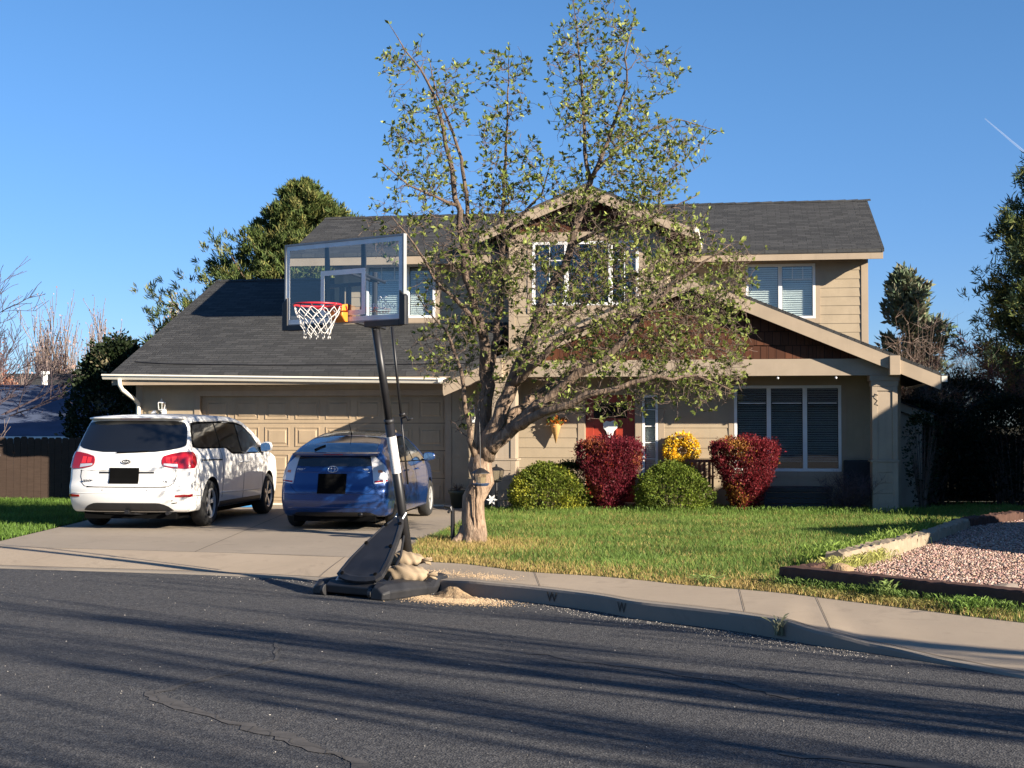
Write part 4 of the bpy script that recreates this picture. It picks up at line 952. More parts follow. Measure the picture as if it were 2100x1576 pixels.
for sx in (-1, 1):
    sd = SIDE(sx)
    van.patch('side_window', [(.48, 1.245, 1.29), (.60, 1.235, 1.56), (.80, 1.23, 1.585), (1.56, 1.225, 1.60), (1.60, 1.225, 1.60)], sd, 'car_glass', .004, 24, 6)
    van.patch('side_window', [(1.66, 1.225, 1.60), (1.95, 1.215, 1.60), (2.15, 1.13, 1.60), (2.62, 1.12, 1.585)], sd, 'car_glass', .004, 24, 6)
    van.patch('side_window', [(2.70, 1.12, 1.58), (3.0, 1.115, 1.55), (3.35, 1.11, 1.40), (3.70, 1.10, 1.19), (3.76, 1.10, 1.12)], sd, 'car_glass_blue', .004, 24, 6)
    van.patch('window_surround', [(.42, 1.235, 1.28), (.56, 1.22, 1.60), (.80, 1.205, 1.625), (1.9, 1.20, 1.635), (2.12, 1.10, 1.635), (2.7, 1.09, 1.62), (3.05, 1.09, 1.575), (3.42, 1.09, 1.40), (3.86, 1.085, 1.09)], sd, 'plate', .0015, 40, 8)
    van.line('chrome_strip', [(.60, 1.628), (1.5, 1.645), (2.6, 1.635), (3.05, 1.595)], sd, 'alloy', .006)
    for pts in ([(1.58, .42), (1.60, .9), (1.60, 1.2)], [(2.66, .34), (2.66, 1.1)], [(3.72, .34), (3.70, .7), (3.78, 1.08)], [(.22, .50), (1.0*.62, .50)]): van.line('door_seam', pts, sd, 'plate', .006, sink=.002)
    van.line('slide_rail', [(.66, 1.035), (1.58, 1.02)], sd, 'plate', .012, sink=.003)
    for y in (2.50, 2.82):
        m = MB(); p, nn = van.hit((0, y, .96), (sx, 0, 0)); m.tube([p+Vector((0, -.09, 0)), p+Vector((sx*.03, -.07, .004)), p+Vector((sx*.032, .07, .004)), p+Vector((0, .09, 0))], .013, 6); m.build('door_handle', 'car_white', o, smooth=True)
    van.line('sill_crease', [(1.55, .50), (2.6, .48), (3.6, .47)], sd, 'car_white', .010)
    van.patch('sill', [(1.50, .275, .36), (3.66, .275, .36)], sd, 'black_plastic', .006, 12, 3)
    # mirror
    m = MB(); a = (sx*.99, 3.68, 1.14); m.lathe([(.02, 0)], a, 4) if 0 else None
    pr = [(-.10, .05), (-.085, .09), (0, .115), (.08, .10), (.10, .04), (.09, -.04), (.0, -.075), (-.09, -.06)]
    m.prism([(sx*(1.06+x), 3.62, 1.17+z) for x, z in pr], (0, .11, 0)); mi = m.build('mirror', 'car_white', o, bevel=.025, smooth=True)
    MB().prism([(sx*(1.06+x*.86), 3.617, 1.172+z*.82) for x, z in pr], (0, .006, 0)).build('mirror_glass', 'chrome', mi)
    MB().prism([(sx*.92, 3.66, 1.11), (sx*1.0, 3.66, 1.12), (sx*1.0, 3.66, 1.165), (sx*.90, 3.66, 1.20)], (0, .07, 0)).build('mirror_arm', 'plate', mi)
    # tail lamp wraps the corner
    lw = WRAP(sx, .45, .55)
    tl = van.patch('tail_lamp', [(10, 1.005, 1.05), (13, .955, 1.105), (30, .925, 1.14), (48, .915, 1.165), (64, .925, 1.165), (72, .965, 1.14), (75, 1.02, 1.09)], lw, 'lamp_red', .012, 30, 8)
    van.patch('lamp_clear_band', [(14, .965, .995), (38, .935, .985)], lw, 'lamp_clear', .015, 10, 3, par=tl)
    van.patch('lamp_segment', [(18, 1.01, 1.085), (26, 1.0, 1.09)], lw, 'lamp_bright', .0145, 6, 3, par=tl)
    van.patch('lamp_segment', [(29, 1.0, 1.095), (37, .995, 1.10)], lw, 'lamp_bright', .0145, 6, 3, par=tl)
    van.line('lamp_divider', [(41, .92), (41, 1.155)], lw, 'plate', .006, par=tl)
    van.patch('reflector', [(32, .495, .525), (50, .49, .535), (60, .50, .535)], WRAP(sx, .45, .55), 'lamp_red', .006, 12, 3)
# tailgate seams, bumper, plate
tg = [(-.74, .90), (-.75, .80), (-.72, .70), (-.66, .655), (-.5, .645), (.5, .645), (.66, .655), (.72, .70), (.75, .80), (.74, .90)]
van.line('tailgate_seam', tg, REAR, 'plate', .0065, sink=.002)
van.line('tailgate_seam', [(-.76, .885), (.76, .885)], REAR, 'plate', .005, sink=.002)
van.line('bumper_gap', [(-.62, .642), (.62, .642)], REAR, 'plate', .010, sink=.004)
van.patch('bumper_insert', [(-.70, .29, .30), (-.62, .285, .37), (-.5, .28, .405), (.5, .28, .405), (.62, .285, .37), (.70, .29, .30)], REAR, 'black_plastic', .006, 24, 4)
van.line('bumper_crease', [(-.88, .545), (0, .56), (.88, .545)], REAR, 'car_white', .006)
van.patch('licence_plate', [(-.27, .69, .93), (.19, .69, .93)], REAR, 'plate', .012, 6, 3, th=.03)
van.patch('plate_recess', [(-.44, .845, .872), (.42, .845, .872)], REAR, 'black_plastic', .004, 8, 2)
van.patch('brake_light', [(-.24, 1.662, 1.684), (.24, 1.662, 1.684)], REAR, 'lamp_red', .035, 8, 2, th=.06)
m = MB(); sp = []   # roof spoiler
for x in np.linspace(-.74, .74, 15):
    q = 1-abs(x/.74)**4; sp.append((x, .40-.12*q, 1.665+.01*q, .62, vt(.6)-.035*(x/.8)**2-.004))
for i, (x, y, z, y2, z2) in enumerate(sp):
    m.v += [(x, y, z), (x, y+.01, z+.022), (x, y2, z2+.005), (x, y2, z2-.05)]
    if i: o4 = 4*(i-1); m.f += [(o4+j, o4+4+j, o4+4+(j+1) % 4, o4+(j+1) % 4) for j in range(4)]
m.f += [(0, 1, 2, 3), (len(m.v)-4, len(m.v)-1, len(m.v)-2, len(m.v)-3)]; m.build('roof_spoiler', 'car_white', o, smooth=True)
m = MB(); m.prism([(0, .98, 1.755), (0, 1.16, 1.755), (0, 1.14, 1.80), (0, 1.10, 1.80)], (.03, 0, 0)); m.build('fin_antenna', 'car_white', o, bevel=.006)
van.line('wiper', [(-.18, 1.155), (.10, 1.165), (.32, 1.175)], REAR, 'plate', .010, sink=-.012)
m = MB(); m.box(-.03, .03, .05, .3, .24, .30); m.tube([(-.55, .32, .27), (.55, .32, .27)], .028, 8); m.tube([(.62, .1, .25), (.62, .4, .26)], .03, 10); m.tube([(-.4, .2, .24), (.1, .15, .235), (.5, .3, .24)], .014, 6); m.build('tow_hitch', 'black_metal', o)
MB().box(-.72, .72, .2, 4.9, .16, .29).build('underbody', 'plate', o)
for x in (-.36, .34):
    p, nn = van.hit((x, 1.3, .60), (0, -1, 0)); MB().lathe([(.012, p.y-.004), (.012, p.y+.01)], (x, 0, .60), 10, 'y').build('parking_sensor', 'alloy', o)
p, nn = van.hit((-.01, 1.3, 1.0), (0, -1, 0))
m = MB(); m.lathe([(.001, -.012), (.030, -.012), (.034, 0)], (0, 0, 0), 28, 'y'); em = m.build('emblem', 'plate', o); em.location = (-.02, p.y-.002, 1.02); em.scale = (2.1, 1, 1.05); em.rotation_euler = (R(-8), 0, 0)
rg = MB(); rg.tube([(.066*math.cos(a), 0, .032*math.sin(a)) for a in np.linspace(0, 2*math.pi, 33)], .003, 5); e2 = rg.build('emblem_ring', 'alloy', em); e2.location = (0, -.013, 0); e2.scale = (1/2.1*1.0, 1, 1/1.05)
text('KIA', .038, 'letter', em, (0, -.014, 0), (R(90), 0, 0), 'emblem_letters', .001, xs=.75)
def badge(car, body, x, z, size, mat, xs=1.):
    p, nn = car.hit((x, 1.3, z), (0, -1, 0)); return text(body, size, mat, car.o, (x, p.y-.006, z), (R(84), 0, 0), 'badge', .003, xs=xs)
badge(van, 'SEDONA', -.60, .735, .045, 'plate', 1.1); badge(van, 'LX', .60, .725, .045, 'plate', 1.2)
m = MB()
for q in ((.70, .395, .045), (.745, .40, .03), (.70, .435, .012)):
    p, nn = van.hit((q[0], 1.3, q[1]), (0, -1, 0)); m.hexa([(p.x-q[2], p.y-.004, p.z-.006), (p.x+q[2], p.y-.004, p.z+.004), (p.x+q[2], p.y+.01, p.z+.004), (p.x-q[2], p.y+.01, p.z-.006), (p.x-q[2], p.y-.004, p.z+.004), (p.x+q[2], p.y-.004, p.z+.016), (p.x+q[2], p.y+.01, p.z+.016), (p.x-q[2], p.y+.01, p.z+.004)])
m.build('bumper_scuff', 'plate', o)
# ---- blue hatchback
L = 4.46
pt = smooth_ip([(-.1, 1.115), (.16, 1.125), (.30, 1.155), (.7, 1.285), (1.2, 1.40), (1.7, 1.47), (2.1, 1.488), (2.6, 1.455), (3.0, 1.33), (3.45, 1.08), (3.9, .95), (4.3, .80), (4.5, .68)], .13)
zb, zt = .20, 1.12
pr_ = smooth_ip([(cz(.20), .14), (cz(.30), .05), (cz(.42), .0), (cz(.60), .0), (cz(.68), .045), (cz(.90), .10), (cz(1.04), .155), (cz(1.12), .185)], .04)
pf = smooth_ip([(0, 4.34), (.3, 4.45), (.7, 4.43), (1, 4.30)], .1)
pw = smooth_ip([(.15, .82), (.28, .852), (.45, .872), (.68, .868), (.85, .845), (1.0, .80), (1.10, .755), (1.25, .675), (1.40, .59), (1.49, .53)], .06)
pp = smooth_ip([(-.1, .905), (.25, .945), (.7, .985), (1.1, 1), (3.3, 1), (4.0, .94), (4.46, .80)], .15)
P, F = car_shell(L, pt, lambda y: .20+0*y, pw, pp, pr_, pf, .17, .35, .03, .07)
Car.xw = .765; Car.spokes = 6; Car.twin = True
pri = Car('hatchback', (-2.69, 21.22, .003), R(-6.8), 'dark blue hatchback parked beside the minivan, behind the basketball hoop', 'car', P, F, 'car_blue', (.92, 3.62), .315, .362, .195)
o = pri.o
TOPB = lambda x, y: ((x, y, .95), (0, 0, 1))
pri.patch('rear_window', [(-.60, .36, .40), (-.57, .33, .90), (-.50, .32, 1.12), (-.40, .315, 1.20), (.40, .315, 1.20), (.50, .32, 1.12), (.57, .33, .90), (.60, .36, .40)], TOPB, 'car_glass_blue', .004, 30, 12)
pri.patch('roof_panel', [(-.46, 1.30, 2.35), (.46, 1.30, 2.35)], TOPB, 'car_glass', .003, 12, 8)
pri.patch('lower_window', [(-.60, .965, 1.085), (-.5, .955, 1.09), (.5, .955, 1.09), (.60, .965, 1.085)], REAR, 'car_glass', .004, 26, 4)
m = MB(); sp = []
for i, x in enumerate(np.linspace(-.655, .655, 17)):
    q = 1-abs(x/.66)**3; y = .13+.09*(1-q); zz = 1.115
    m.v += [(x, y, zz), (x, y-.005, zz+.03), (x, y+.16, zz+.052), (x, y+.16, zz-.01)]
    if i: o4 = 4*(i-1); m.f += [(o4+j, o4+4+j, o4+4+(j+1) % 4, o4+(j+1) % 4) for j in range(4)]
m.f += [(0, 1, 2, 3), (len(m.v)-4, len(m.v)-1, len(m.v)-2, len(m.v)-3)]; m.build('rear_spoiler', 'car_blue', o, smooth=False, bevel=.004)
MB().box(-.15, .15, .112, .13, 1.128, 1.138).build('brake_light', 'lamp_red', o)
for sx in (-1, 1):
    sd = SIDE(sx)
    pri.patch('side_window', [(.78, 1.02, 1.04), (1.05, 1.015, 1.20), (1.32, 1.01, 1.27)], sd, 'car_glass', .004, 12, 5)
    pri.patch('side_window', [(1.38, 1.01, 1.285), (1.8, 1.0, 1.355), (2.22, .995, 1.375)], sd, 'car_glass_blue', .004, 18, 5)
    pri.patch('side_window', [(2.29, .995, 1.375), (2.6, .99, 1.34), (2.95, .985, 1.19), (3.22, .98, 1.01)], sd, 'car_glass_blue', .004, 18, 5)
    pri.patch('window_surround', [(.70, 1.0, 1.02), (1.05, .998, 1.23), (1.4, .992, 1.315), (1.85, .985, 1.39), (2.3, .98, 1.402), (2.65, .975, 1.355), (3.0, .968, 1.19), (3.32, .96, .985)], sd, 'plate', .0015, 30, 6)
    for pts in ([(1.30, .34), (1.36, .7), (1.34, 1.0)], [(2.26, .28), (2.25, .99)], [(3.22, .28), (3.20, .6), (3.30, .95)]): pri.line('door_seam', pts, sd, 'plate', .0055, sink=.002)
    for y in (1.50, 2.38):
        p, nn = pri.hit((0, y, .86), (sx, 0, 0)); MB().tube([p+Vector((0, -.085, 0)), p+Vector((sx*.028, -.06, 0)), p+Vector((sx*.03, .06, 0)), p+Vector((0, .085, 0))], .012, 6).build('door_handle', 'car_blue', o, smooth=True)
    m = MB(); q = [(-.10, .04), (-.08, .075), (0, .085), (.08, .07), (.105, .03), (.09, -.035), (0, -.06), (-.09, -.05)]
    m.prism([(sx*(.93+x), 3.02, 1.03+z) for x, z in q], (0, .09, 0)); mi = m.build('mirror', 'car_blue', o, bevel=.022, smooth=True)
    MB().prism([(sx*(.93+x*.86), 3.017, 1.032+z*.82) for x, z in q], (0, .006, 0)).build('mirror_glass', 'chrome', mi)
    MB().prism([(sx*.83, 3.06, .965), (sx*.91, 3.06, .975), (sx*.91, 3.06, 1.01), (sx*.80, 3.06, 1.0)], (0, .06, 0)).build('mirror_arm', 'plate', mi)
    lw = WRAP(sx, .35, .60)
    tl = pri.patch('tail_lamp', [(29, .70, 1.125), (31, .695, 1.13), (38, .70, 1.10), (46, .715, 1.03), (53, .73, .96), (57, .76, .88)], lw, 'lamp_clear', .010, 22, 10)
    pri.patch('lamp_segment', [(30.5, .71, .738), (51, .73, .75)], lw, 'lamp_red', .0135, 12, 2, par=tl)
    pri.patch('lamp_segment', [(38, .855, .895), (45, .86, .895)], lw, 'amber', .0135, 6, 2, par=tl)
    for a in (33, 37, 41): pri.line('lamp_divider', [(a, .91), (a, 1.07-(a-33)*.004)], lw, 'grey_frame', .008, par=tl)
    pri.line('lamp_divider', [(31, .83), (54, .845)], lw, 'grey_frame', .006, par=tl)
pri.line('tailgate_seam', [(-.655, .72), (-.655, .66), (-.55, .575), (.55, .575), (.655, .66), (.655, .72)], REAR, 'plate', .004, sink=.002)
pri.line('tailgate_crease', [(-.62, .872), (.62, .872)], REAR, 'car_blue', .008)
pri.line('tailgate_seam', [(-.64, .945), (.64, .945)], REAR, 'plate', .005, sink=.002)
pri.line('bumper_crease', [(-.80, .545), (0, .56), (.80, .545)], REAR, 'car_blue', .010)
pri.line('bumper_crease', [(-.7, .335), (0, .35), (.7, .335)], REAR, 'car_blue', .008)
pri.patch('bumper_insert', [(-.66, .215, .22), (-.55, .21, .275), (.55, .21, .275), (.66, .215, .22)], REAR, 'black_plastic', .005, 16, 3)
pri.patch('licence_plate', [(-.215, .555, .845), (.215, .555, .845)], REAR, 'plate', .016, 6, 3, th=.03)
badge(pri, 'PRIUS', -.49, .865+.045, .042, 'letter', 1.25); badge(pri, 'HSD', .49, .910, .034, 'letter', 1.4)
p, nn = pri.hit((0, 1.3, .915), (0, -1, 0))
def ell(a, b, cx=0, cz_=0): return [(cx+a*math.cos(t), 0, cz_+b*math.sin(t)) for t in np.linspace(0, 2*math.pi, 29)]
m = MB(); m.tube(ell(.075, .050), .006, 6); m.tube(ell(.028, .047), .005, 6); m.tube(ell(.058, .020, 0, .026), .005, 6); em = m.build('emblem', 'chrome', o, smooth=True); em.location = (0, p.y-.012, .915); em.rotation_euler = (R(-22), 0, 0)
pri.line('wiper', [(-.36, .42), (-.30, .52), (-.24, .60)], TOPB, 'plate', .012, sink=-.015)
m = MB(); m.tube([(0, 1.32, pt(1.32)-.01), (0, 1.27, pt(1.32)+.05), (0, 1.12, pt(1.32)+.20)], [.012, .006, .003], 6); m.build('roof_antenna', 'plate', o)
m = MB(); m.tube([(.42, .10, .235), (.42, .35, .24)], .035, 14); m.build('exhaust_pipe', 'black_metal', o, smooth=True)
MB().box(-.62, .62, .2, 4.2, .13, .23).build('underbody', 'plate', o)
# ------------------------------------------------ basketball hoop
hoop = empty('basketball_hoop', (-1.06, 15.17, -.15), 0, 'portable basketball hoop with clear backboard, leaning black pole and weighted base', 'basketball hoop')
HO = Vector((-1.06, 15.17, -.15))
e_ = Vector((.817, -.576, 0)); n_ = Vector((-.576, -.817, 0)); k_ = Vector((0, 0, 1)); BC = Vector((-1.70, 14.31, 3.03))
bd = empty('backboard', tuple(BC-HO)); bd.parent = hoop; bd.rotation_euler = (0, 0, math.atan2(e_.y, e_.x))
# local: x along the board, y = away from the camera side, z up
w2, h2 = .80, .425
MB().box(-w2+.02, w2-.02, -.006, .006, -h2+.02, h2-.02).build('acrylic_panel', 'acrylic', bd)
def frame(name, w0, w1, z0, z1, t, y0, y1, mat):
    m = MB(); m.box(w0, w1, y0, y1, z1-t, z1); m.box(w0, w1, y0, y1, z0, z0+t); m.box(w0, w0+t, y0, y1, z0+t, z1-t); m.box(w1-t, w1, y0, y1, z0+t, z1-t); return m.build(name, mat, bd)
frame('border_line', -w2+.022, w2-.022, -h2+.022, h2-.022, .045, -.0085, -.0065, 'board_line')
frame('outer_frame', -w2, w2, -h2, h2, .020, -.016, .03, 'grey_frame')
frame('target_square', -.30, .30, -.345, .12, .05, -.0085, -.0065, 'board_line')
for x in (-.245, .245): MB().box(x-.019, x+.019, .012, .05, -h2+.02, h2-.02).build('back_brace', 'black_metal', bd)
MB().box(-.225, .225, .012, .05, -.055, -.017).build('back_brace', 'black_metal', bd)
for x in (-.045, .045): MB().box(x-.02, x+.02, .012, .05, -h2+.02, -.056).build('back_brace', 'black_metal', bd)
for s in (-1, 1):
    m = MB(); m.prism([(s*(w2+.025), -.028, -h2-.045), (s*(w2-.05), -.028, -h2-.045), (s*(w2-.05), -.028, -h2+.05), (s*(w2-.05), -.028, -h2+.30), (s*(w2+.025), -.028, -h2+.24)], (0, .06, 0)); m.build('corner_pad', 'black_plastic', bd, bevel=.008)
    m = MB(); m.box(min(s*.30, s*(w2-.049)), max(s*.30, s*(w2-.049)), -.028, .035, -h2-.05, -h2+.012); m.build('bottom_pad', 'black_plastic', bd, bevel=.008)
text('SPALDING', .082, 'letter', bd, (.53, -.0095, -.275), (R(90), 0, 0), 'lettering', .0006, xs=.86, shear=.0)
text('THE BEAST', .034, 'rim_red', bd, (.53, -.0095, -.335), (R(90), 0, 0), 'lettering', .0006)
m = MB()
for s in (-1, 1): m.tube([(.53+s*.035+.020*math.cos(a), -.010, -.205+.026*math.sin(a)) for a in np.linspace(.6*s, .6*s+5.2, 14)], .005, 5)
m.build('logo_ring', 'letter', bd, smooth=True)
rz = 2.77-BC.z; rc = .15+.23
rim = MB(); rim.tube([(.235*math.cos(a), -rc+.235*math.sin(a), rz) for a in np.linspace(0, 2*math.pi, 49)], .010, 8)
rim.tube([(-.20, -.18, rz-.01), (-.075, -.02, rz-.05)], .008, 6); rim.tube([(.20, -.18, rz-.01), (.075, -.02, rz-.05)], .008, 6)
for a in np.linspace(0, 2*math.pi, 13)[:-1]: rim.tube([(.235*math.cos(a), -rc+.235*math.sin(a), rz-.008), (.228*math.cos(a), -rc+.228*math.sin(a), rz-.028)], .004, 5)
rim.prism([(-.08, -.155, rz-.005), (.08, -.155, rz-.005), (.08, -.03, rz+.012), (-.08, -.03, rz+.012)], (0, 0, -.012))
rim_o = rim.build('rim', 'rim_red', bd, smooth=True)
m = MB(); m.prism([(-.085, -.105, rz+.015), (-.085, -.02, rz+.03), (-.085, -.02, rz-.155), (-.085, -.06, rz-.155), (-.085, -.115, rz-.09)], (.17, 0, 0)); m.build('rim_housing', 'orange', rim_o, bevel=.012)
net = MB(); N_ = 12; lv = [(.228, -.025), (.215, -.075), (.185, -.135), (.155, -.20), (.135, -.255), (.13, -.30)]
for k in range(N_):
    for dr_ in (1, -1):
        pts = []
        for i, (r_, dz) in enumerate(lv):
            t = 2*math.pi*(k+dr_*i*.5)/N_
            if i: 
                r0, d0 = lv[i-1]; t0 = 2*math.pi*(k+dr_*(i-.5)*.5)/N_; pts.append(((r0+r_)/2*math.cos(t0), -rc+(r0+r_)/2*math.sin(t0), rz+(d0+dz)/2-.004))
            pts.append((r_*math.cos(t)+rng.normal(0, .004), -rc+r_*math.sin(t)+rng.normal(0, .004), rz+dz+rng.normal(0, .006)))
        net.tube(pts, .0042, 5)
    t = 2*math.pi*(k+.5*(len(lv)-1))/N_
    net.lathe([(.002, rz-.31), (.004, rz-.315), (.005, rz-.325), (.003, rz-.335)], (.13*math.cos(t), -rc+.125*math.sin(t), 0), 6)
net.build('net', 'net', rim_o, smooth=True)
# pole
PB = Vector((-1.06, 15.17, -.08)); PT = Vector((-1.417, 14.66, 2.66))
def onp(t): return PB+(PT-PB)*t
m = MB(); m.tube([onp(-.01)-HO, onp(.62)-HO], .050, 20); m.tube([onp(.60)-HO, onp(1.0)-HO], .042, 20); m.build('pole', 'black_metal', hoop, smooth=True)
m = MB(); m.tube([onp(.615)-HO, onp(.63)-HO], .054, 20); m.build('pole_collar', 'black_plastic', hoop, smooth=True)
m = MB(); m.tube([onp(.425)-HO, onp(.565)-HO], .0508, 24, cap=False); m.build('warning_label', 'label_white', hoop, smooth=True)
# arms from the pole top to the board
for dz in (.02, .50):
    for s in (-.07, .07):
        a = PT+k_*(dz-.08)+e_*s*.7; b = BC+e_*s+n_*-.04+k_*(-.38+dz); m = MB(); d = (b-a); m.tube([a-d*.25-HO, b-HO], .018, 6); m.build('extension_arm', 'black_metal', hoop)
m = MB(); m.tube([PT-k_*.1-HO, PT+k_*.50-HO], .03, 10); m.build('pole_head', 'black_metal', hoop)
# adjustment rod and crank
r1 = PT-n_*.22+k_*-.05+e_*.05; r2 = onp(.38)-n_*.10+e_*.05
m = MB(); m.tube([r1-HO, r1+(r2-r1)*.55-HO], .015, 10); m.tube([r1+(r2-r1)*.5-HO, r2-HO], .010, 8)
m.build('adjustment_rod', 'black_metal', hoop, smooth=True)
c = r1+(r2-r1)*.58; m = MB(); m.tube([c-HO, c+e_*.07+k_*.02-HO, c+e_*.09-k_*.02-HO, c+e_*.15-k_*.0-HO], .011, 8); m.tube([c-n_*-.03+k_*.03-HO, c+e_*.05+k_*.05-HO], .016, 8); m.build('crank_handle', 'black_plastic', hoop, smooth=True)
# base
def bp(s, f, z): # s across (right +), f back from the front edge, z above the road
    q = Vector((-1.64, 14.36, 0))+e_*s-n_*f; return Vector((q.x, q.y, z-.15))-HO
def loft(name, secs, mat, bev=.012):
    m = MB(); n = len(secs[0])
    for sct in secs: m.v += [tuple(p) for p in sct]
    for i in range(len(secs)-1): m.f += [(i*n+j, (i+1)*n+j, (i+1)*n+(j+1) % n, i*n+(j+1) % n) for j in range(n)]
    m.f += [tuple(range(n))[::-1], tuple((len(secs)-1)*n+j for j in range(n))]; return m.build(name, mat, hoop, bevel=bev)
loft('base_tank', [[bp(-.34, .04, .03), bp(-.34, .30, .02), bp(-.34, .32, .14), bp(-.34, .10, .155), bp(-.34, .03, .11)], [bp(.26, .04, .03), bp(.26, .30, .02), bp(.26, .32, .14), bp(.26, .10, .155), bp(.26, .03, .11)]], 'black_plastic')
rt = [[bp(a, f, .0), bp(b, f, .0), bp(b+.01, f, z*.55), bp(b-.05, f, z), bp(a+.04, f, z+.015), bp(a-.01, f, z*.55)] for a, b, f, z in ((.30, .44, -.01, .12), (.28, .48, .06, .155), (.26, .50, .35, .16), (.22, .50, .62, .15), (.2, .46, .8, .11), (.16, .44, .95, .17), (.14, .42, 1.1, .17), (.12, .34, 1.28, .12), (.1, .26, 1.36, .08))]
loft('base_tank', rt, 'black_plastic', .015)
lt = [[bp(a, f, .0), bp(b, f, .0), bp(b+.01, f, z*.55), bp(b-.04, f, z), bp(a+.05, f, z), bp(a-.01, f, z*.55)] for a, b, f, z in ((-.52, -.40, .03, .10), (-.55, -.38, .10, .15), (-.54, -.34, .40, .16), (-.50, -.28, .80, .15), (-.40, -.1, 1.15, .14), (-.25, .12, 1.34, .10))]
loft('base_tank', lt, 'black_plastic', .015)
MB().prism([bp(-.4, .3, .02), bp(.3, .3, .02), bp(.25, 1.3, .02), bp(-.25, 1.3, .02)], (0, 0, .10)).build('base_plate', 'black_plastic', hoop)
for s in (-.36, .275):
    m = MB(); c = bp(s, .04, .055); d = e_*.022; m.tube([c-d, c+d], .058, 20); m.build('wheel', 'black_plastic', hoop, bevel=.006)
m = MB(); m.tube([bp(-.40, .06, .06), bp(.32, .06, .06)], .012, 8); m.build('axle', 'black_metal', hoop)
# slanted shield between base front and pole
q0 = onp(.24)-HO
def sh(s, t, d=0):   # s across, t from base (0) to pole (1)
    a = bp(0, .10, .17); b = q0+Vector(n_)*.07; p = a+(b-a)*t+e_*(s+.04*(1-t)); nn = (b-a).normalized().cross(e_).normalized(); nn = nn if nn.z > 0 else -nn
    return p+nn*d
out = [(-.30, .04), (-.24, -.01), (-.12, -.045), (.02, -.055), (.14, -.045), (.25, -.015), (.30, .06), (.27, .30), (.20, .62), (.115, .90), (.05, 1.03), (-.0, 1.05), (-.05, 1.02), (-.13, .85), (-.22, .55), (-.28, .28)]
m = MB(); m.v = [tuple(sh(s, t, .0)) for s, t in out]+[tuple(sh(s, t, .035)) for s, t in out]+[tuple(sh(s*.86, .5+(t-.5)*.90, .05)) for s, t in out]+[tuple(sh(s*.80, .5+(t-.5)*.86, .042)) for s, t in out]
k = len(out); m.f = [tuple(range(k))[::-1], tuple(range(3*k, 4*k))]+[(r*k+i, r*k+(i+1) % k, (r+1)*k+(i+1) % k, (r+1)*k+i) for r in range(3) for i in range(k)]
shd = m.build('shield', 'black_plastic', hoop, bevel=.003)
for s, t in ((-.245, .04), (.245, .06), (-.20, .55), (.19, .52), (.10, .90), (-.10, .87)):
    m = MB(); a = sh(s*.88, t, .040); b = sh(s*.88, t, .058); m.tube([a, b], .020, 10); m.build('bolt_cap', 'plate', shd)
m = MB(); m.tube([bp(-.26, .10, .15), sh(-.27, .08, .01)], .010, 8); m.build('strut', 'alloy', hoop); m = MB(); m.tube([bp(.22, .10, .15), sh(.24, .10, .01)], .010, 8); m.build('strut', 'black_metal', hoop)
for s in (-.05, .05): m = MB(); m.tube([sh(s, .97, .02), onp(.27)-HO+e_*s], .012, 8); m.build('shield_hinge', 'alloy', hoop)
for s in (-.33, .25):
    m = MB(); m.tube([bp(s, .30, .12), bp(s*.3, .72, .36), onp(.20)-HO], .013, 8); m.build('strut', 'black_metal', hoop)
# sandbags lying on the base
def sandbag(name, c, size, rz, label, seed, lean=0):
    g = np.random.default_rng(seed); bm = bmesh.new(); bmesh.ops.create_icosphere(bm, subdivisions=5, radius=1)
    for v in bm.verts:
        x, y, z = v.co; sx = abs(x)**.75*(1 if x > 0 else -1); sy = abs(y)**.8*(1 if y > 0 else -1); fl = .75+.25*(1-abs(x))
        p = Vector((sx*size[0], sy*size[1]*(.86+.14*math.cos(x*2)), z*size[2]*fl))
        f = .004*math.sin(p.x*22+p.y*12+seed)+.006*math.sin(p.y*48+math.sin(p.x*15)*2.2+p.z*20)+.004*math.sin(p.y*41+p.x*19)+.004*math.sin(p.x*60+p.y*40+p.z*30)+.0025*math.sin(p.y*90+p.x*50)
        p += v.co.normalized()*f*min(1, 1.1-abs(x)*.2)
        if p.z < -size[2]*.72: p.z = -size[2]*.72
        v.co = p
    me = bpy.data.meshes.new('sandbag'); bm.to_mesh(me); bm.free(); me.materials.append(M['bag'])
    me.polygons.foreach_set('use_smooth', [True]*len(me.polygons))
    ob = bpy.data.objects.new(name, me); C.objects.link(ob); ob.location = c; ob.rotation_euler = (lean, 0, rz); tag(ob, label, 'sandbag', 'sandbags on the hoop base')
    m = MB(); t = size[0]*.98
    for i in range(7): a = i*.9; m.tube([(t-.03, 0, 0), (t+.03, .02*math.cos(a), .02*math.sin(a)), (t+.09+.02*math.sin(a*3), .05*math.cos(a), .035*math.sin(a))], [.012, .008, .010], 5)
    m.build('tied_end', 'bag', ob, smooth=True); return ob
c = bp(.10, .62, 0)+HO; sandbag('sandbag', (c.x+.10, c.y-.10, .045), (.25, .17, .10), R(-15), 'tan cloth sandbag at the bottom of the pile on the hoop base', 3)
c = bp(.02, .80, 0)+HO; sandbag('sandbag', (c.x+.02, c.y+.05, .165), (.23, .15, .085), R(-25), 'torn tan sandbag on top of the other, leaking sand over its end', 8, R(4))
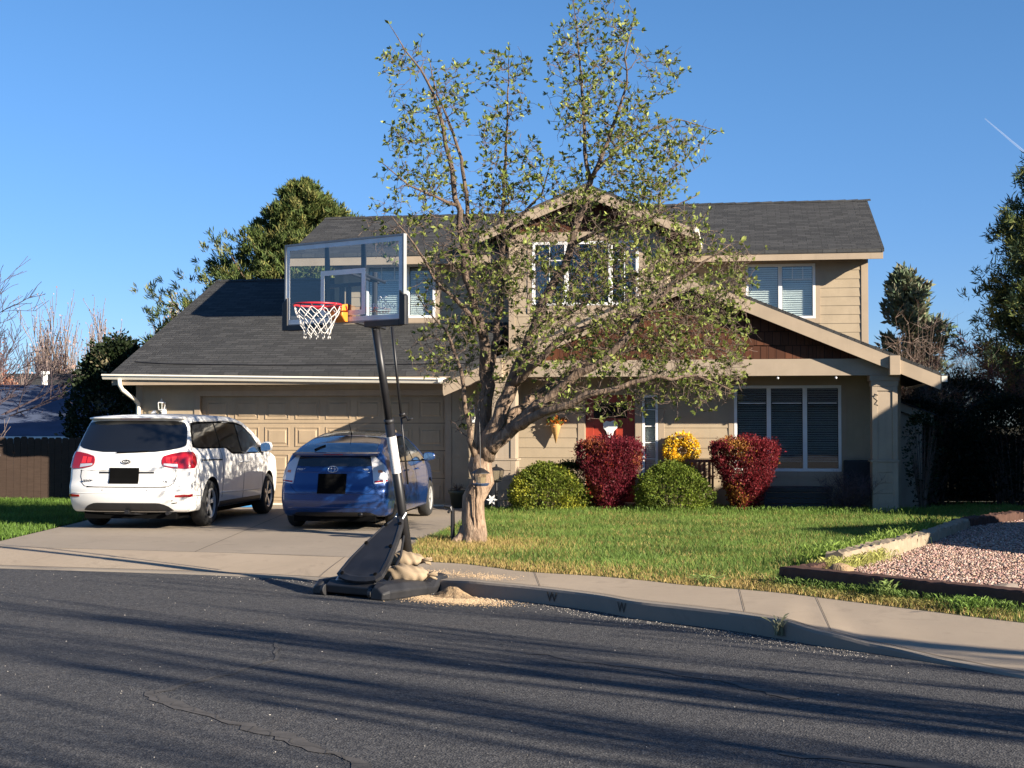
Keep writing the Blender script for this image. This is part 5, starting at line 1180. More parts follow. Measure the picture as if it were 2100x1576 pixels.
# spilled sand, a low heap
bm = bmesh.new(); bmesh.ops.create_grid(bm, x_segments=60, y_segments=36, size=1)
for v in bm.verts:
    x, y = v.co.x, v.co.y; r_ = math.hypot(x, y); h = math.exp(-((x+.18)/.42)**2-((y-.25)/.40)**2)*.135*(1-min(1, r_)**4)+.004
    h += .006*math.sin(x*21+y*8)*math.exp(-r_*2); edge = 1+.18*math.sin(math.atan2(y, x)*5)+.1*math.sin(math.atan2(y, x)*11)
    v.co = Vector((x*.42*min(1, edge), y*.26*min(1, edge), h*.8-.012*max(0, r_-.55)*3))
me = bpy.data.meshes.new('sand_pile'); bm.to_mesh(me); bm.free(); me.materials.append(M['sawdust']); sp_ = bpy.data.objects.new('sand_pile', me); C.objects.link(sp_); sp_.location = (-.58, 14.36, -.155); sp_.rotation_euler = (0, 0, R(-36))
tag(sp_, 'low heap of spilled tan sand against the kerb beside the hoop base', 'sand', kind='stuff')
nn = 5000; a = rng.normal(0, 1, (nn, 2)); X = a[:, 0]*.27; Y = a[:, 1]*.14; ca, sa = math.cos(R(-36)), math.sin(R(-36)); GX = -.58+X*ca-Y*sa; GY = 14.17+X*sa+Y*ca
ok = GY < np.interp(GX, EDa[:, 0], EDa[:, 1])-.01; GX, GY = GX[ok], GY[ok]; gc = rng.uniform(.7, 1.3, (len(GX), 1))*np.array([[.50, .36, .22]])
rocks('sand_grains', np.c_[GX, GY, np.full(len(GX), -.147)], rng.uniform(.003, .009, len(GX)), gc)['kind'] = 'stuff'
nn = 1000; t = rng.random(nn); GX = -.95+t*.9+rng.normal(0, .10, nn); GY = 15.25-t*.75+abs(rng.normal(0, .22, nn))+.05; zz = np.where(True, .004, 0)
ok = GY > np.interp(GX, EDa[:, 0], EDa[:, 1])+.05; GX, GY = GX[ok], GY[ok]
rocks('sand_grains', np.c_[GX, GY, np.full(len(GX), .004)], rng.uniform(.003, .008, len(GX)), rng.uniform(.7, 1.3, (len(GX), 1))*np.array([[.50, .36, .22]]))['kind'] = 'stuff'
# W letters scratched on the kerb face
for xk, yk in ((.36, 13.72), (1.02, 12.98)):
    i = int(np.argmin(np.hypot(EDa[:, 0]-xk, EDa[:, 1]-yk))); d = Vector((EDa[i+1, 0]-EDa[i-1, 0], EDa[i+1, 1]-EDa[i-1, 1], 0)).normalized(); nrm = Vector((d.y, -d.x, 0)); nrm = nrm if nrm.y < 0 else -nrm
    p = Vector((EDa[i, 0], EDa[i, 1], -.075))+nrm*.004
    q = text('W', .13, 'joint', None, tuple(p), (R(90), 0, math.atan2(d.y, d.x)), 'kerb_letter', .001)
    tag(q, 'letter W marked on the kerb face ' + ('just left of the kerb joint' if xk < .5 else 'just right of the kerb joint'), 'marking', 'W letters on the kerb')
# ------------------------------------------------ lawns
def inpoly(X, Y, poly):
    c = np.zeros(len(X), bool); n = len(poly)
    for i in range(n):
        x1, y1 = poly[i]; x2, y2 = poly[(i+1) % n]
        m = ((y1 > Y) != (y2 > Y)) & (X < (x2-x1)*(Y-y1)/((y2-y1) if y2 != y1 else 1e-9)+x1); c ^= m
    return c
back = [(q[2], q[3]+.01) for q in ED if -.62 <= q[2] <= 4.2]
T0, T1 = (2.72, 14.22), (4.42, 12.08)   # front timber ends
lawn = [(-1.24, 16.64), (-1.30, 18.4), (-1.25, 19.3), (-.82, 22.7), (-.55, 27.0), (-.2, 27.4), (7.2, 26.0), (14, 29.5), (14, 24.2), (8.6, 23.9), (6.75, 21.9), (5.15, 18.5), (3.55, 15.9), (2.9, 14.3), (4.5, 12.2), (4.12, 11.5)]+[p for p in back[::-1]]
sheet('lawn', lawn, -.004, 'turf')
llawn = [(-40, 28.2), (-12.1, 20.3), (-6.55, 18.62), (-6.97, 18.65), (-7.02, 22.9), (-7.32, 29.6), (-7.4, 31), (-40, 31)]
sheet('lawn', llawn, -.004, 'turf')
def grass(name, poly, n, h, w_, box, seed=1, colf=None, hvar=None):
    g = np.random.default_rng(seed); X = g.uniform(box[0], box[1], n); Y = g.uniform(box[2], box[3], n)
    ok = inpoly(X, Y, poly); X, Y = X[ok], Y[ok]; n = len(X)
    H = h*g.uniform(.45, 1.2, n)*(hvar(X, Y, g) if hvar else 1); a = g.uniform(0, 6.28, n); l = g.normal(0, .45, (n, 2))*H[:, None]
    B = np.c_[X, Y, np.full(n, -.006)]; dx = np.c_[np.cos(a), np.sin(a), np.zeros(n)]*w_/2
    m = B+np.c_[l*.35, H*.6]; t = B+np.c_[l, H]
    V = np.stack([B-dx, B+dx, m+dx*.7, t, m-dx*.7], 1).reshape(-1, 3); F = []
    i = np.arange(n)*5; F = np.concatenate([np.c_[i, i+1, i+2, i+4], np.c_[i+4, i+2, i+3, i+3]])
    F4 = np.c_[i, i+1, i+2, i+4]; F3 = np.c_[i+4, i+2, i+3]
    col = colf(X, Y, g)
    Ft = np.concatenate([np.c_[i, i+1, i+2], np.c_[i, i+2, i+4], F3])
    o = npmesh(name, V, Ft, 'leaf', None, np.repeat(col, 5, 0)); o['kind'] = 'stuff'; return o
EB = np.array([(q[2], q[3]) for q in ED])
def edged(X, Y): return Y-np.interp(X, EB[:, 0], EB[:, 1])
def nz(X, Y, f, p=0): return (np.sin(X*f+1.3*np.sin(Y*f*.7+p))+np.sin(Y*f*1.3+1.7*np.sin(X*f*.6+p)))*.5
def gcol(X, Y, g):
    n = len(X); d = edged(X, Y)+.35*nz(X, Y, 2.3)+g.normal(0, .22, n)
    tree_d = np.hypot(X+.55, Y-18.6)
    green = np.array([.125, .195, .042])[None]*(1+.22*nz(X, Y, 1.9, 2)[:, None])*g.uniform(.65, 1.35, (n, 1))
    lush = np.array([.165, .25, .05])[None]*g.uniform(.7, 1.3, (n, 1)); f = (np.clip((Y-22)/4, 0, 1)*.6+.2*nz(X, Y, 3))[:, None]; green = green*(1-f)+lush*f
    straw = np.array([.40, .29, .11])[None]*g.uniform(.6, 1.3, (n, 1)); yg = np.array([.22, .24, .05])[None]*g.uniform(.7, 1.3, (n, 1))
    s = np.clip(1.15-d/1.15, 0, 1)*np.clip((4.6-X)/1.2, 0.15, 1); s = np.maximum(s, np.clip(1.2-tree_d/1.5, 0, 1)*.9); s = np.maximum(s, .10+.12*nz(X, Y, 4, 1))
    r = g.random(n); out = np.where((r < s)[:, None], straw, green); out = np.where(((r > s) & (r < s*1.45))[:, None], yg, out)
    return np.clip(out, 0, 1)
def hv(X, Y, g): 
    d = edged(X, Y); return np.clip(.55+.5*d, .6, 1.0)*(1+.22*nz(X, Y, 3.1))*(1+.5*np.clip((Y-24.3)/1.5, 0, 1))
grass('lawn_grass', lawn, 360000, .072, .008, (-1.4, 9.5, 11.4, 27.5), 3, gcol, hv)
grass('lawn_grass', llawn, 60000, .08, .012, (-13.5, -6.9, 18.6, 30.5), 5, lambda X, Y, g: np.clip(np.array([.10, .175, .03])[None]*(1+.2*nz(X, Y, 2)[:, None])*g.uniform(.6, 1.4, (len(X), 1)), 0, 1))
def tuft_patch(name, pts, n, h, w_, seed, c, spread=.12, lean=.5):
    g = np.random.default_rng(seed); P = np.array(pts, float); k = g.integers(0, len(P)-1, n) if len(P) > 1 else np.zeros(n, int); t = g.random(n)[:, None]
    B = (P[k]+(P[np.minimum(k+1, len(P)-1)]-P[k])*t if len(P) > 1 else P[k]).copy(); B = B+np.c_[g.normal(0, spread, (n, 2)), np.zeros(n)]
    H = h*g.uniform(.4, 1.15, n); a = g.uniform(0, 6.28, n); l = g.normal(0, lean, (n, 2))*H[:, None]; dx = np.c_[np.cos(a), np.sin(a), np.zeros(n)]*w_/2
    m = B+np.c_[l*.25, H*.6]; u = B+np.c_[l*.6, H*.88]; tp_ = B+np.c_[l, H*.95]
    V = np.stack([B-dx, B+dx, m+dx*.8, u+dx*.4, tp_, m-dx*.8], 1).reshape(-1, 3); i = np.arange(n)*6
    F = np.concatenate([np.c_[i, i+1, i+2], np.c_[i, i+2, i+5], np.c_[i+5, i+2, i+3], np.c_[i+5, i+3, i+4]])
    return npmesh(name, V, F, 'leaf', None, np.repeat(np.clip(np.array(c)[None]*g.uniform(.55, 1.4, (n, 1)), 0, 1), 6, 0))
# tall grass against the sleepers
def ln(a, b, t, off=0): 
    d = np.array([b[0]-a[0], b[1]-a[1]]); q = np.array(a)+d*t; nn = np.array([d[1], -d[0]])/np.hypot(*d); return (*(q+nn*off), -.005)
tuft_patch('tall_grass', [ln(T0, T1, t, .17) for t in (.02, .3, .6, .98)], 2200, .11, .0045, 31, (.10, .16, .035), .07, .3)['kind'] = 'stuff'
tuft_patch('tall_grass', [ln(T0, T1, t, .36) for t in (.0, .4, .7, 1.)], 2600, .06, .007, 32, (.22, .20, .06), .07)['kind'] = 'stuff'
tuft_patch('tall_grass', [(3.3, 15.8, 0), (4.0, 16.9, 0), (5.0, 18.6, 0), (6.4, 21.6, 0)], 2600, .22, .0045, 33, (.17, .25, .045), .12, .2)['kind'] = 'stuff'
tuft_patch('tall_grass', [(3.3, 15.1, .02), (3.75, 15.7, .02), (4.3, 16.6, .02)], 1500, .14, .0045, 34, (.36, .36, .10), .10, .3)['kind'] = 'stuff'
tuft_patch('tall_grass', [(2.2, 25.2, 0), (4.0, 25.0, 0), (5.5, 24.9, 0), (7.0, 24.7, 0), (9.0, 26.5, 0)], 3500, .15, .006, 35, (.12, .20, .035), .3, .2)['kind'] = 'stuff'
tuft_patch('tall_grass', [(-.2, 25.3, 0), (2.2, 25.2, 0)], 1200, .13, .006, 36, (.15, .23, .045), .25, .2)['kind'] = 'stuff'
tag(tuft_patch('grass_tuft', [(*ln(T0, T1, .86, .30)[:2], 0)], 420, .12, .004, 37, (.16, .26, .05), .10, .4), 'bright green grass tuft in front of the right end of the dark sleeper', 'grass tuft', 'grass tufts by the sleeper')
tag(tuft_patch('grass_tuft', [(*ln(T0, T1, .50, .24)[:2], 0)], 130, .17, .004, 38, (.16, .22, .06), .06, .4), 'long grass tuft at the middle of the dark sleeper', 'grass tuft', 'grass tufts by the sleeper')
i = int(np.argmin(np.hypot(EDa[:, 0]-2.22, EDa[:, 1]-11.65)))
tag(tuft_patch('kerb_weed', [(EDa[i, 0]-.01, EDa[i, 1]-.01, -.12)], 46, .17, .008, 39, (.26, .26, .16), .022, .35), 'dry pale weed growing out of a crack in the kerb face', 'weed')
tag(tuft_patch('lawn_weed', [(1.95, 14.25, 0)], 90, .10, .008, 40, (.20, .28, .08), .06, .8), 'leafy weed at the lawn edge beside the pavement', 'weed')
# ------------------------------------------------ gravel bed and sleepers
grav = [(3.0, 14.15), (3.55, 15.2), (4.2, 16.2), (5.4, 18.4), (7.0, 21.7), (8.8, 23.6), (14, 24.0), (14, 10.5), (5.2, 10.5), (4.52, 12.05)]
sheet('gravel_bed', grav, .03, 'gravel_bed')
n = 95000; X = rng.uniform(3, 9.8, n); Y = 12+(rng.random(n)**1.0)*12; ok = inpoly(X, Y, grav); X, Y = X[ok], Y[ok]
pc = np.array([[.36, .235, .19]])*rng.uniform(.45, 1.5, (len(X), 1))*rng.uniform(.9, 1.1, (len(X), 3)); pk = rng.random(len(X)) < .25; pc[pk] = (np.array([[.42, .34, .28]])*rng.uniform(.6, 1.3, (len(X), 1)))[pk]
rocks('gravel', np.c_[X, Y, .036+rng.uniform(0, .02, len(X))], rng.uniform(.009, .023, len(X)), np.clip(pc, 0, 1))['kind'] = 'stuff'
def sleeper(a, b, w_, z0, z1, mat, name, label, grp, seed, wear=.006):
    g = np.random.default_rng(seed); a, b = np.array(a, float), np.array(b, float); d = b-a; L = np.hypot(*d); d = d/L; nn = np.array([-d[1], d[0]])
    k = int(L/.06); V = []; ring = [(-.5, 0), (-.5, .5), (-.47, .93), (-.42, 1), (-.15, 1.), (.15, 1.), (.42, 1), (.47, .93), (.5, .5), (.5, 0)]
    m = MB()
    for i in range(k+1):
        c = a+d*L*i/k; e = 1-.03*(i in (0, k))
        for x, z in ring: q = c+nn*(x*w_*e+g.normal(0, wear*.5)); m.v.append((q[0], q[1], z0+(z1-z0)*z*e+g.normal(0, wear*.6)))
    r = len(ring); m.f = [(i*r+j, (i+1)*r+j, (i+1)*r+(j+1) % r, i*r+(j+1) % r) for i in range(k) for j in range(r)]+[tuple(range(r))[::-1], tuple(k*r+j for j in range(r))]
    o = m.build(name, mat); return tag(o, label, 'timber', grp)
G = 'timbers edging the gravel bed'
sleeper(T0, T1, .20, -.06, .185, 'timber_dark', 'timber', 'dark brown railway sleeper along the front of the pink gravel', G, 1, .004)
sleeper((3.02, 14.75), (3.55, 15.65), .16, -.05, .13, 'timber_dark', 'timber', 'short dark timber just behind the left end of the front sleeper', G, 2, .008)
sleeper((3.50, 15.55), (5.05, 18.05), .22, -.05, .19, 'timber_pale', 'timber', 'pale weathered sunlit timber between the lawn and the gravel', G, 3, .016)
sleeper((5.0, 17.95), (6.75, 21.35), .20, -.05, .17, 'timber_pale', 'timber', 'grey cracked timber in the shade behind the pale sunlit one', G, 4, .018)
sleeper((6.68, 21.4), (8.4, 23.4), .22, -.05, .17, 'timber_dark', 'timber', 'dark rotten timber at the far end of the gravel edging', G, 5, .018)
sleeper((8.4, 23.5), (12, 23.9), .22, -.05, .17, 'timber_dark', 'timber', 'dark timber along the back of the gravel, running out of view', G, 6, .012)
def rock(loc, s, label, seed, mat='stone'):
    g = np.random.default_rng(seed); bm = bmesh.new(); bmesh.ops.create_icosphere(bm, subdivisions=3, radius=1)
    dr = [Vector(g.normal(size=3)).normalized() for _ in range(9)]
    for v in bm.verts:
        p = v.co.copy()
        for d in dr:
            h = p.dot(d)
            if h > .62: p -= d*(h-.62)*.85
        v.co = Vector((p.x*s[0], p.y*s[1], p.z*s[2]))
    me = bpy.data.meshes.new('stone'); bm.to_mesh(me); bm.free(); me.materials.append(M[mat]); o = bpy.data.objects.new('stone', me); C.objects.link(o); o.location = loc
    return tag(o, label, 'stone')
rock((4.35, 12.62, .10), (.19, .12, .12), 'pointed grey stone lying in the gravel behind the front sleeper', 3)
rock((3.42, 14.95, .06), (.16, .12, .09), 'pale flat stone in the corner where the sleepers meet', 6, 'sawdust')
# ------------------------------------------------ porch things
def housept(u, v, z=0): return tuple(house.matrix_basis @ Vector((u, v, z)))
bpy.context.view_layer.update(); HM = Matrix.Translation((-3.68, 27.8, 0)) @ Matrix.Rotation(R(-9), 4, 'Z')
def hp(u, v, z=0): return tuple(HM @ Vector((u, v, z)))
# wreath
o = empty('wreath', hp(6.95, PV-.20, 1.10), R(-9), 'yellow flower wreath leaning by the wall above a round green shrub', 'wreath')
nn = 900; t = rng.uniform(0, 6.28, nn); ph = rng.uniform(0, 6.28, nn); rr = .085*rng.uniform(.7, 1.25, nn); P = np.c_[(.225+rr*np.cos(ph))*np.cos(t), rr*np.sin(ph)*.9, (.225+rr*np.cos(ph))*np.sin(t)]
D = np.c_[np.cos(ph)*np.cos(t), np.sin(ph), np.cos(ph)*np.sin(t)]
PP, DD, LL = clusters(P, D, 3, .05, .6); V, F, cc = leaves(PP, DD, LL, colors(len(PP), (.80, .52, .03), .2, (.85, .70, .12), .3), .6); npmesh('flowers', V, F, 'leaf', o, cc)
m = MB(); m.tube([(.225*math.cos(a), 0, .225*math.sin(a)) for a in np.linspace(0, 2*math.pi, 33)], .055, 8); m.build('ring', 'twig', o, smooth=True)
# cone basket
o = empty('cone_basket', hp(4.57, PV-.02, 1.22), R(-9), 'tan cone basket of orange flowers hanging on the wall left of the red door', 'wall basket')
m = MB(); m.lathe([(.004, 0), (.105, .36), (.110, .37), (.10, .37), (.09, .355)], (0, -.11, 0), 18); m.build('cone', 'cream', o, smooth=True)
m = MB(); m.tube([(-.08, -.11, .36), (-.03, -.03, .50), (.05, -.03, .50), (.08, -.11, .36)], .005, 5); m.build('hanging_cord', 'cream', o)
P = rng.normal(0, 1, (60, 3))*[.06, .05, .035]+[0, -.11, .41]; PP, DD, LL = clusters(P, P-np.array([0, -.11, .36]), 4, .055, .6); V, F, cc = leaves(PP, DD, LL, colors(len(PP), (.75, .25, .04), .3, (.10, .16, .03), .35), .6); npmesh('flowers', V, F, 'leaf', o, cc)
# white plaque on the door
o = empty('door_sign', hp(5.59, PV+.070, 1.50), R(-9), 'white cut-out sign hanging on the red front door', 'door sign')
out = [(-.17, .13), (-.10, .19), (0, .165), (.09, .20), (.18, .13), (.17, .02), (.09, -.06), (.05, -.20), (0, -.25), (-.05, -.20), (-.10, -.06), (-.17, .02)]
MB().prism([(x*.78, -.02, z*.8) for x, z in out], (0, .012, 0)).build('plaque', 'white', o, bevel=.004)
m = MB(); m.tube([(-.12, -.012, .16), (0, -.012, .26), (.12, -.012, .17)], .004, 4); m.build('hanging_cord', 'twig', o)
# patio chair with slats behind the bush
o = empty('patio_chair', hp(7.28, PV-.42), R(-9), 'reddish wooden patio chair mostly hidden behind the round green shrub', 'chair')
for x in (-.26, .23): MB().box(x, x+.035, -.03, .02, 0, .92).build('leg', 'chair_wood', o); MB().box(x, x+.035, -.48, -.44, 0, .62).build('leg', 'chair_wood', o); MB().box(x-.02, x+.055, -.50, .0, .62, .645).build('armrest', 'chair_wood', o)
MB().box(-.26, .265, -.48, -.0, .40, .43).build('seat', 'chair_wood', o)
for k in range(5): MB().box(-.20+k*.09, -.15+k*.09, -.012, .004, .46, .88).build('back_slat', 'chair_wood', o)
MB().box(-.26, .265, -.02, .012, .88, .94).build('top_rail', 'chair_wood', o)
# dark bench and armchair on the porch
o = empty('wicker_bench', hp(9.05, PV-.50), R(-9), 'low dark wicker bench under the porch window', 'bench')
MB().box(-.62, .62, -.28, .26, .36, .45).build('seat', 'wicker', o, bevel=.02)
for k in range(3): MB().box(-.57, .57, -.25, -.22, .06+k*.10, .145+k*.10).build('front_slat', 'wicker', o)
for x in (-.60, .54):
    for y in (-.27, .20): MB().box(x, x+.06, y, y+.05, 0, .36).build('leg', 'wicker', o)
o = empty('wicker_armchair', hp(10.22, PV-.42), R(-9), 'dark wicker armchair behind the leafless shrub', 'armchair')
MB().box(-.30, .30, -.30, .26, .30, .44).build('seat', 'wicker', o, bevel=.02); MB().box(-.32, .32, .20, .29, .44, .93).build('backrest', 'wicker', o, bevel=.03)
for x in (-.33, .25): MB().box(x, x+.08, -.32, .19, .60, .66).build('armrest', 'wicker', o, bevel=.01); MB().box(x+.01, x+.07, -.30, -.24, 0, .60).build('leg', 'wicker', o); MB().box(x+.01, x+.07, .13, .19, 0, .60).build('leg', 'wicker', o)
# pot with dead plant by the garage
o = empty('flower_pot', (-1.02, 27.02, 0), 0, 'dull green flower pot with a withered plant beside the garage door', 'flower pot')
MB().lathe([(.115, 0), (.165, .27), (.185, .275), (.19, .33), (.165, .33), (.15, .29)], (0, 0, .004), 24).build('pot', 'green_pot', o, smooth=True)
mb = MB(); g = np.random.default_rng(3)
for i in range(40): a = g.uniform(0, 6.28); r_ = g.uniform(.03, .2); mb.tube([(0, 0, .28), (r_*.5*math.cos(a), r_*.5*math.sin(a), .38), (r_*math.cos(a), r_*math.sin(a), g.uniform(.34, .48))], .004, 4)
mb.build('dead_stems', 'twig', o)
# lantern on a post by the left column
o = empty('garden_lantern', (-.28, 25.6, 0), 0, 'black garden lantern post just right of the tree trunk', 'lantern')
MB().tube([(0, 0, -.02), (0, 0, .55)], .022, 8).build('post', 'black_metal', o)
m = MB(); m.lathe([(.03, .55), (.11, .57), (.11, .58)], (0, 0, 0), 6); m.lathe([(.15, .76), (.10, .80), (.02, .83), (.015, .87)], (0, 0, 0), 6)
for k in range(6): a = k*math.pi/3; m.tube([(.10*math.cos(a), .10*math.sin(a), .58), (.135*math.cos(a), .135*math.sin(a), .76)], .008, 4)
m.build('lantern_frame', 'black_metal', o); MB().lathe([(.095, .585), (.128, .755)], (0, 0, 0), 6).build('lamp_glass', 'clear', o)
# white flower ornament
o = empty('garden_pinwheel', (-.36, 25.5, 0), 0, 'small white pinwheel stuck in the ground between the tree trunk and the porch column', 'pinwheel')
MB().tube([(0, 0, 0), (0, 0, .22)], .006, 5).build('stick', 'twig', o)
m = MB()
for k in range(6): a = k*math.pi/3; c, s_ = math.cos(a), math.sin(a); m.prism([(0, -.02, .24), (.05*c-.02*s_, -.02, .24+.05*s_+.02*c), (.10*c, -.02, .24+.10*s_), (.05*c+.02*s_, -.02, .24+.05*s_-.02*c)], (0, .004, 0))
m.build('blades', 'white', o)
# bird feeder hung in front of the trunk
o = empty('bird_feeder', (-.415, 18.86, .86), R(20), 'clear bird feeder with grey roof hanging against the tree trunk', 'bird feeder')
m = MB(); m.lathe([(.01, .155), (.05, .14), (.125, .09), (.13, .08), (.06, .085)], (0, 0, 0), 10); m.build('roof', 'black_plastic', o, smooth=False)
MB().lathe([(.065, -.055), (.085, .085)], (0, 0, 0), 10).build('seed_box', 'clear', o); MB().lathe([(.06, -.05), (.072, .03)], (0, 0, 0), 10).build('seed', 'bag', o)
MB().lathe([(.09, -.085), (.12, -.055), (.115, -.05), (.085, -.065)], (0, 0, 0), 14).build('tray', 'blue_tray', o)
MB().tube([(0, 0, .15), (.01, .05, .5), (.03, .15, .95)], .003, 4).build('hanging_wire', 'black_metal', o)
# stake left of the trunk
o = tag(MB().tube([(0, 0, 0), (.0, .0, .42), (-.03, 0, .47), (-.12, 0, .49)], [.03, .028, .03, .02], 7).tube([(-.02, 0, .45), (-.06, -.03, .40)], .02, 6).build('old_stake', 'black_metal'), 'old dark stake with a crooked head at the left side of the tree trunk', 'stake'); o.location = (-.80, 19.25, 0)
o = tag(MB().box(-.26, .26, -.12, .12, 0, .10).build('plastic_tub', 'blue_bin', bevel=.02), 'low blue plastic tub behind the minivan by the garage door', 'tub'); o.location = (-4.95, 27.3, .003)
# ------------------------------------------------ neighbours, fences
o = empty('wooden_fence', (0, 0, 0), 0, 'weathered dark board fence at the left edge behind the grass', 'fence')
g = np.random.default_rng(5); fv = [MB(), MB()]
x = -14.5; n_ = 0
while x < -7.45:
    wd = .138; h = 1.30+g.normal(0, .012); y = 30.0+g.normal(0, .006)+(x+7)*.02; m = MB()
    m.prism([(x, y, -.1), (x+wd, y, -.1), (x+wd, y, h-.03), (x+wd-.03, y, h), (x+.03, y, h), (x, y, h-.03)], (0, .02, 0)); m.build('board', 'fence', o); x += wd+.006; n_ += 1
MB().box(-14.5, -7.45, 30.03, 30.07, .25, .34).build('rail', 'fence', o); MB().box(-14.5, -7.45, 30.03, 30.07, .95, 1.04).build('rail', 'fence', o)
def nhouse(name, label, x0, x1, y0, y1, ze, zr, zb, mat_r, vent=()):
    o = empty(name, (0, 0, 0), 0, label, 'house'); ym = (y0+y1)/2
    MB().box(x0+.4, x1-.4, y0+.4, y1-.4, zb, ze).build('wall', 'siding', o)
    for a, b in ((y0, ym), (y1, ym)):
        MB().prism([(x0, a, ze), (x1, a, ze), (x1, b, zr), (x0, b, zr)], (0, 0, .10)).build('roof', mat_r, o, uvproj=((1, 0, 0), (0, .95, .3)))
    MB().box(x0+.0, x1, y0-.04, y0-.005, ze-.10, ze+.09).build('fascia', 'white', o)
    MB().prism([(x1-.01, y0, ze-.12), (x1-.01, ym, zr-.12), (x1-.01, ym, zr+.09), (x1-.01, y0, ze+.09)], (.04, 0, 0)).build('barge_board', 'white', o)
    m = MB(); m.prism([(x1-.5, y0+.4, ze), (x1-.5, y1-.4, ze), (x1-.5, ym, zr-.02)], (.1, 0, 0)); m.build('gable_wall', 'siding', o)
    for (vx, vy, h, r_, mt) in vent:
        t = min(abs(vy-y0), abs(y1-vy))/(ym-y0); z = ze+(zr-ze)*t; q = MB(); q.lathe([(r_*2.2, z+.08), (r_*1.3, z+.22), (r_, z+.24), (r_, z+h-.12), (r_*1.6, z+h-.12), (r_*1.6, z+h)], (vx, vy, 0), 12); q.build('vent_pipe', mt, o)
    return o
M['shingle_shade_blue'] = simple('shade_blue_shingles', (.05, .07, .125), .9, var=.25, scale=1.2, bump=.1, bscale=15)  # the blue of sky-lit shade is put into the roof colour
nhouse('neighbour_house', 'low neighbouring house with a shade-blue roof behind the left fence', -24, -10.9, 38, 52, 1.17, 2.72, -2, 'shingle_shade_blue', ((-13.6, 43.2, .5, .05, 'black_metal'),))
nhouse('neighbour_house', 'farther house with a brown roof and a white vent pipe behind the shade-blue roof', -34, -14.5, 58, 70, 1.7, 3.75, -3, 'shingle', ((-20.2, 61.5, .95, .13, 'white'),))
o = empty('wooden_fence', (0, 0, 0), 0, 'dark board fence in the shade at the right behind the shrubs', 'fence')
x = 7.9
while x < 16:
    y = 31.2; MB().box(x, x+.14, y, y+.02, -.1, 1.35+g.normal(0, .01)).build('board', 'fence', o); x += .15
MB().box(7.9, 16, 31.23, 31.27, .9, 1.0).build('rail', 'fence', o)
# ------------------------------------------------ trees behind
def conifer(name, loc, h, r, nb, label, seed, col, alt, tuft=.16, upturn=.35, dens_=5, shape=.8, needles=10, lean=(0, 0), group=None, base=.08, blade=.16, pom=.5):
    g = np.random.default_rng(seed); o = empty(name, loc, 0, label, 'tree', group); mb = MB(); bb = MB(); T = []; TD = []
    mb.tube([(lean[0]*t*t, lean[1]*t*t, h*t) for t in np.linspace(0, 1, 9)], [max(.015, .028*h*(1-t*.95)) for t in np.linspace(0, 1, 9)], 8)
    for i in range(nb):
        t = base+(1-base)*g.random()**.85; L = r*(1-t)**shape*g.uniform(.65, 1.12)+.12*r*(1-t)+.10; a = g.uniform(0, 6.28)
        p0 = np.array([lean[0]*t*t, lean[1]*t*t, h*t]); d = np.array([math.cos(a), math.sin(a), 0]); pts = []
        for j in range(6): s = j/5; pts.append(p0+d*L*s+np.array([0, 0, L*(upturn*s*s+.10*s)])+g.normal(0, .02*L, 3)*(j > 0))
        bb.tube(pts, [.022*(1-.7*j/5)*max(.5, L) for j in range(6)], 4, cap=False)
        for j in range(1, 6):
            for k in range(dens_ if j > 1 else 2):
                q = pts[j]+g.normal(0, 1, 3)*np.array([.16, .16, .10])*L*.75; T.append(q); TD.append(d*.6+np.array([0, 0, .8])+g.normal(0, .35, 3))
        T.append(pts[-1]); TD.append(pts[-1]-pts[-2]+np.array([0, 0, .2]))
    for k in range(14): T.append(np.array([lean[0], lean[1], h])+g.normal(0, .05, 3)-np.array([0, 0, .04*k])); TD.append(np.array([0, 0, 1.])+g.normal(0, .3, 3))
    T = np.array(T); TD = np.array(TD); PP, DD, LL = clusters(T, TD, needles, tuft, pom, tuft*.25)
    ck = np.repeat(g.random(len(T)), needles); c = colors(len(PP), col, .3); a2 = ck < .3; c[a2] = colors(int(a2.sum()), alt, .3)
    V, F, cc = leaves(PP, DD, LL, c, blade); mb.build('trunk', 'pinebark', o, smooth=True); bb.build('branches', 'pinebark', o); npmesh('foliage', V, F, 'petal', o, cc); return o
conifer('pine_tree', (-6.1, 41, -1.2), 9.6, 4.3, 150, 'dense green pine rising behind the garage roof', 11, (.075, .105, .030), (.17, .175, .055), .18, .70, 19, .88, 18, base=.12, blade=.16, pom=.38)
conifer('pine_tree', (-8.4, 40, -1.2), 5.6, 2.9, 90, 'lower pine sprawling left of the tall pine behind the garage roof', 12, (.065, .095, .032), (.14, .16, .055), .24, .9, 11, .8, 15, base=.12, blade=.16)
conifer('pine_tree', (13.45, 33.5, -.3), 9.6, 2.5, 230, 'tall dark pine at the right edge of the picture', 13, (.035, .062, .030), (.12, .14, .04), .18, .35, 13, .62, 20, base=.16, blade=.15, pom=.85)
conifer('juniper_tree', (10.6, 38, -1), 6.5, 1.55, 62, 'slender blue-green juniper behind the right end of the house', 14, (.14, .18, .11), (.20, .20, .13), .22, .9, 6, .75, 10, base=.25, blade=.3)
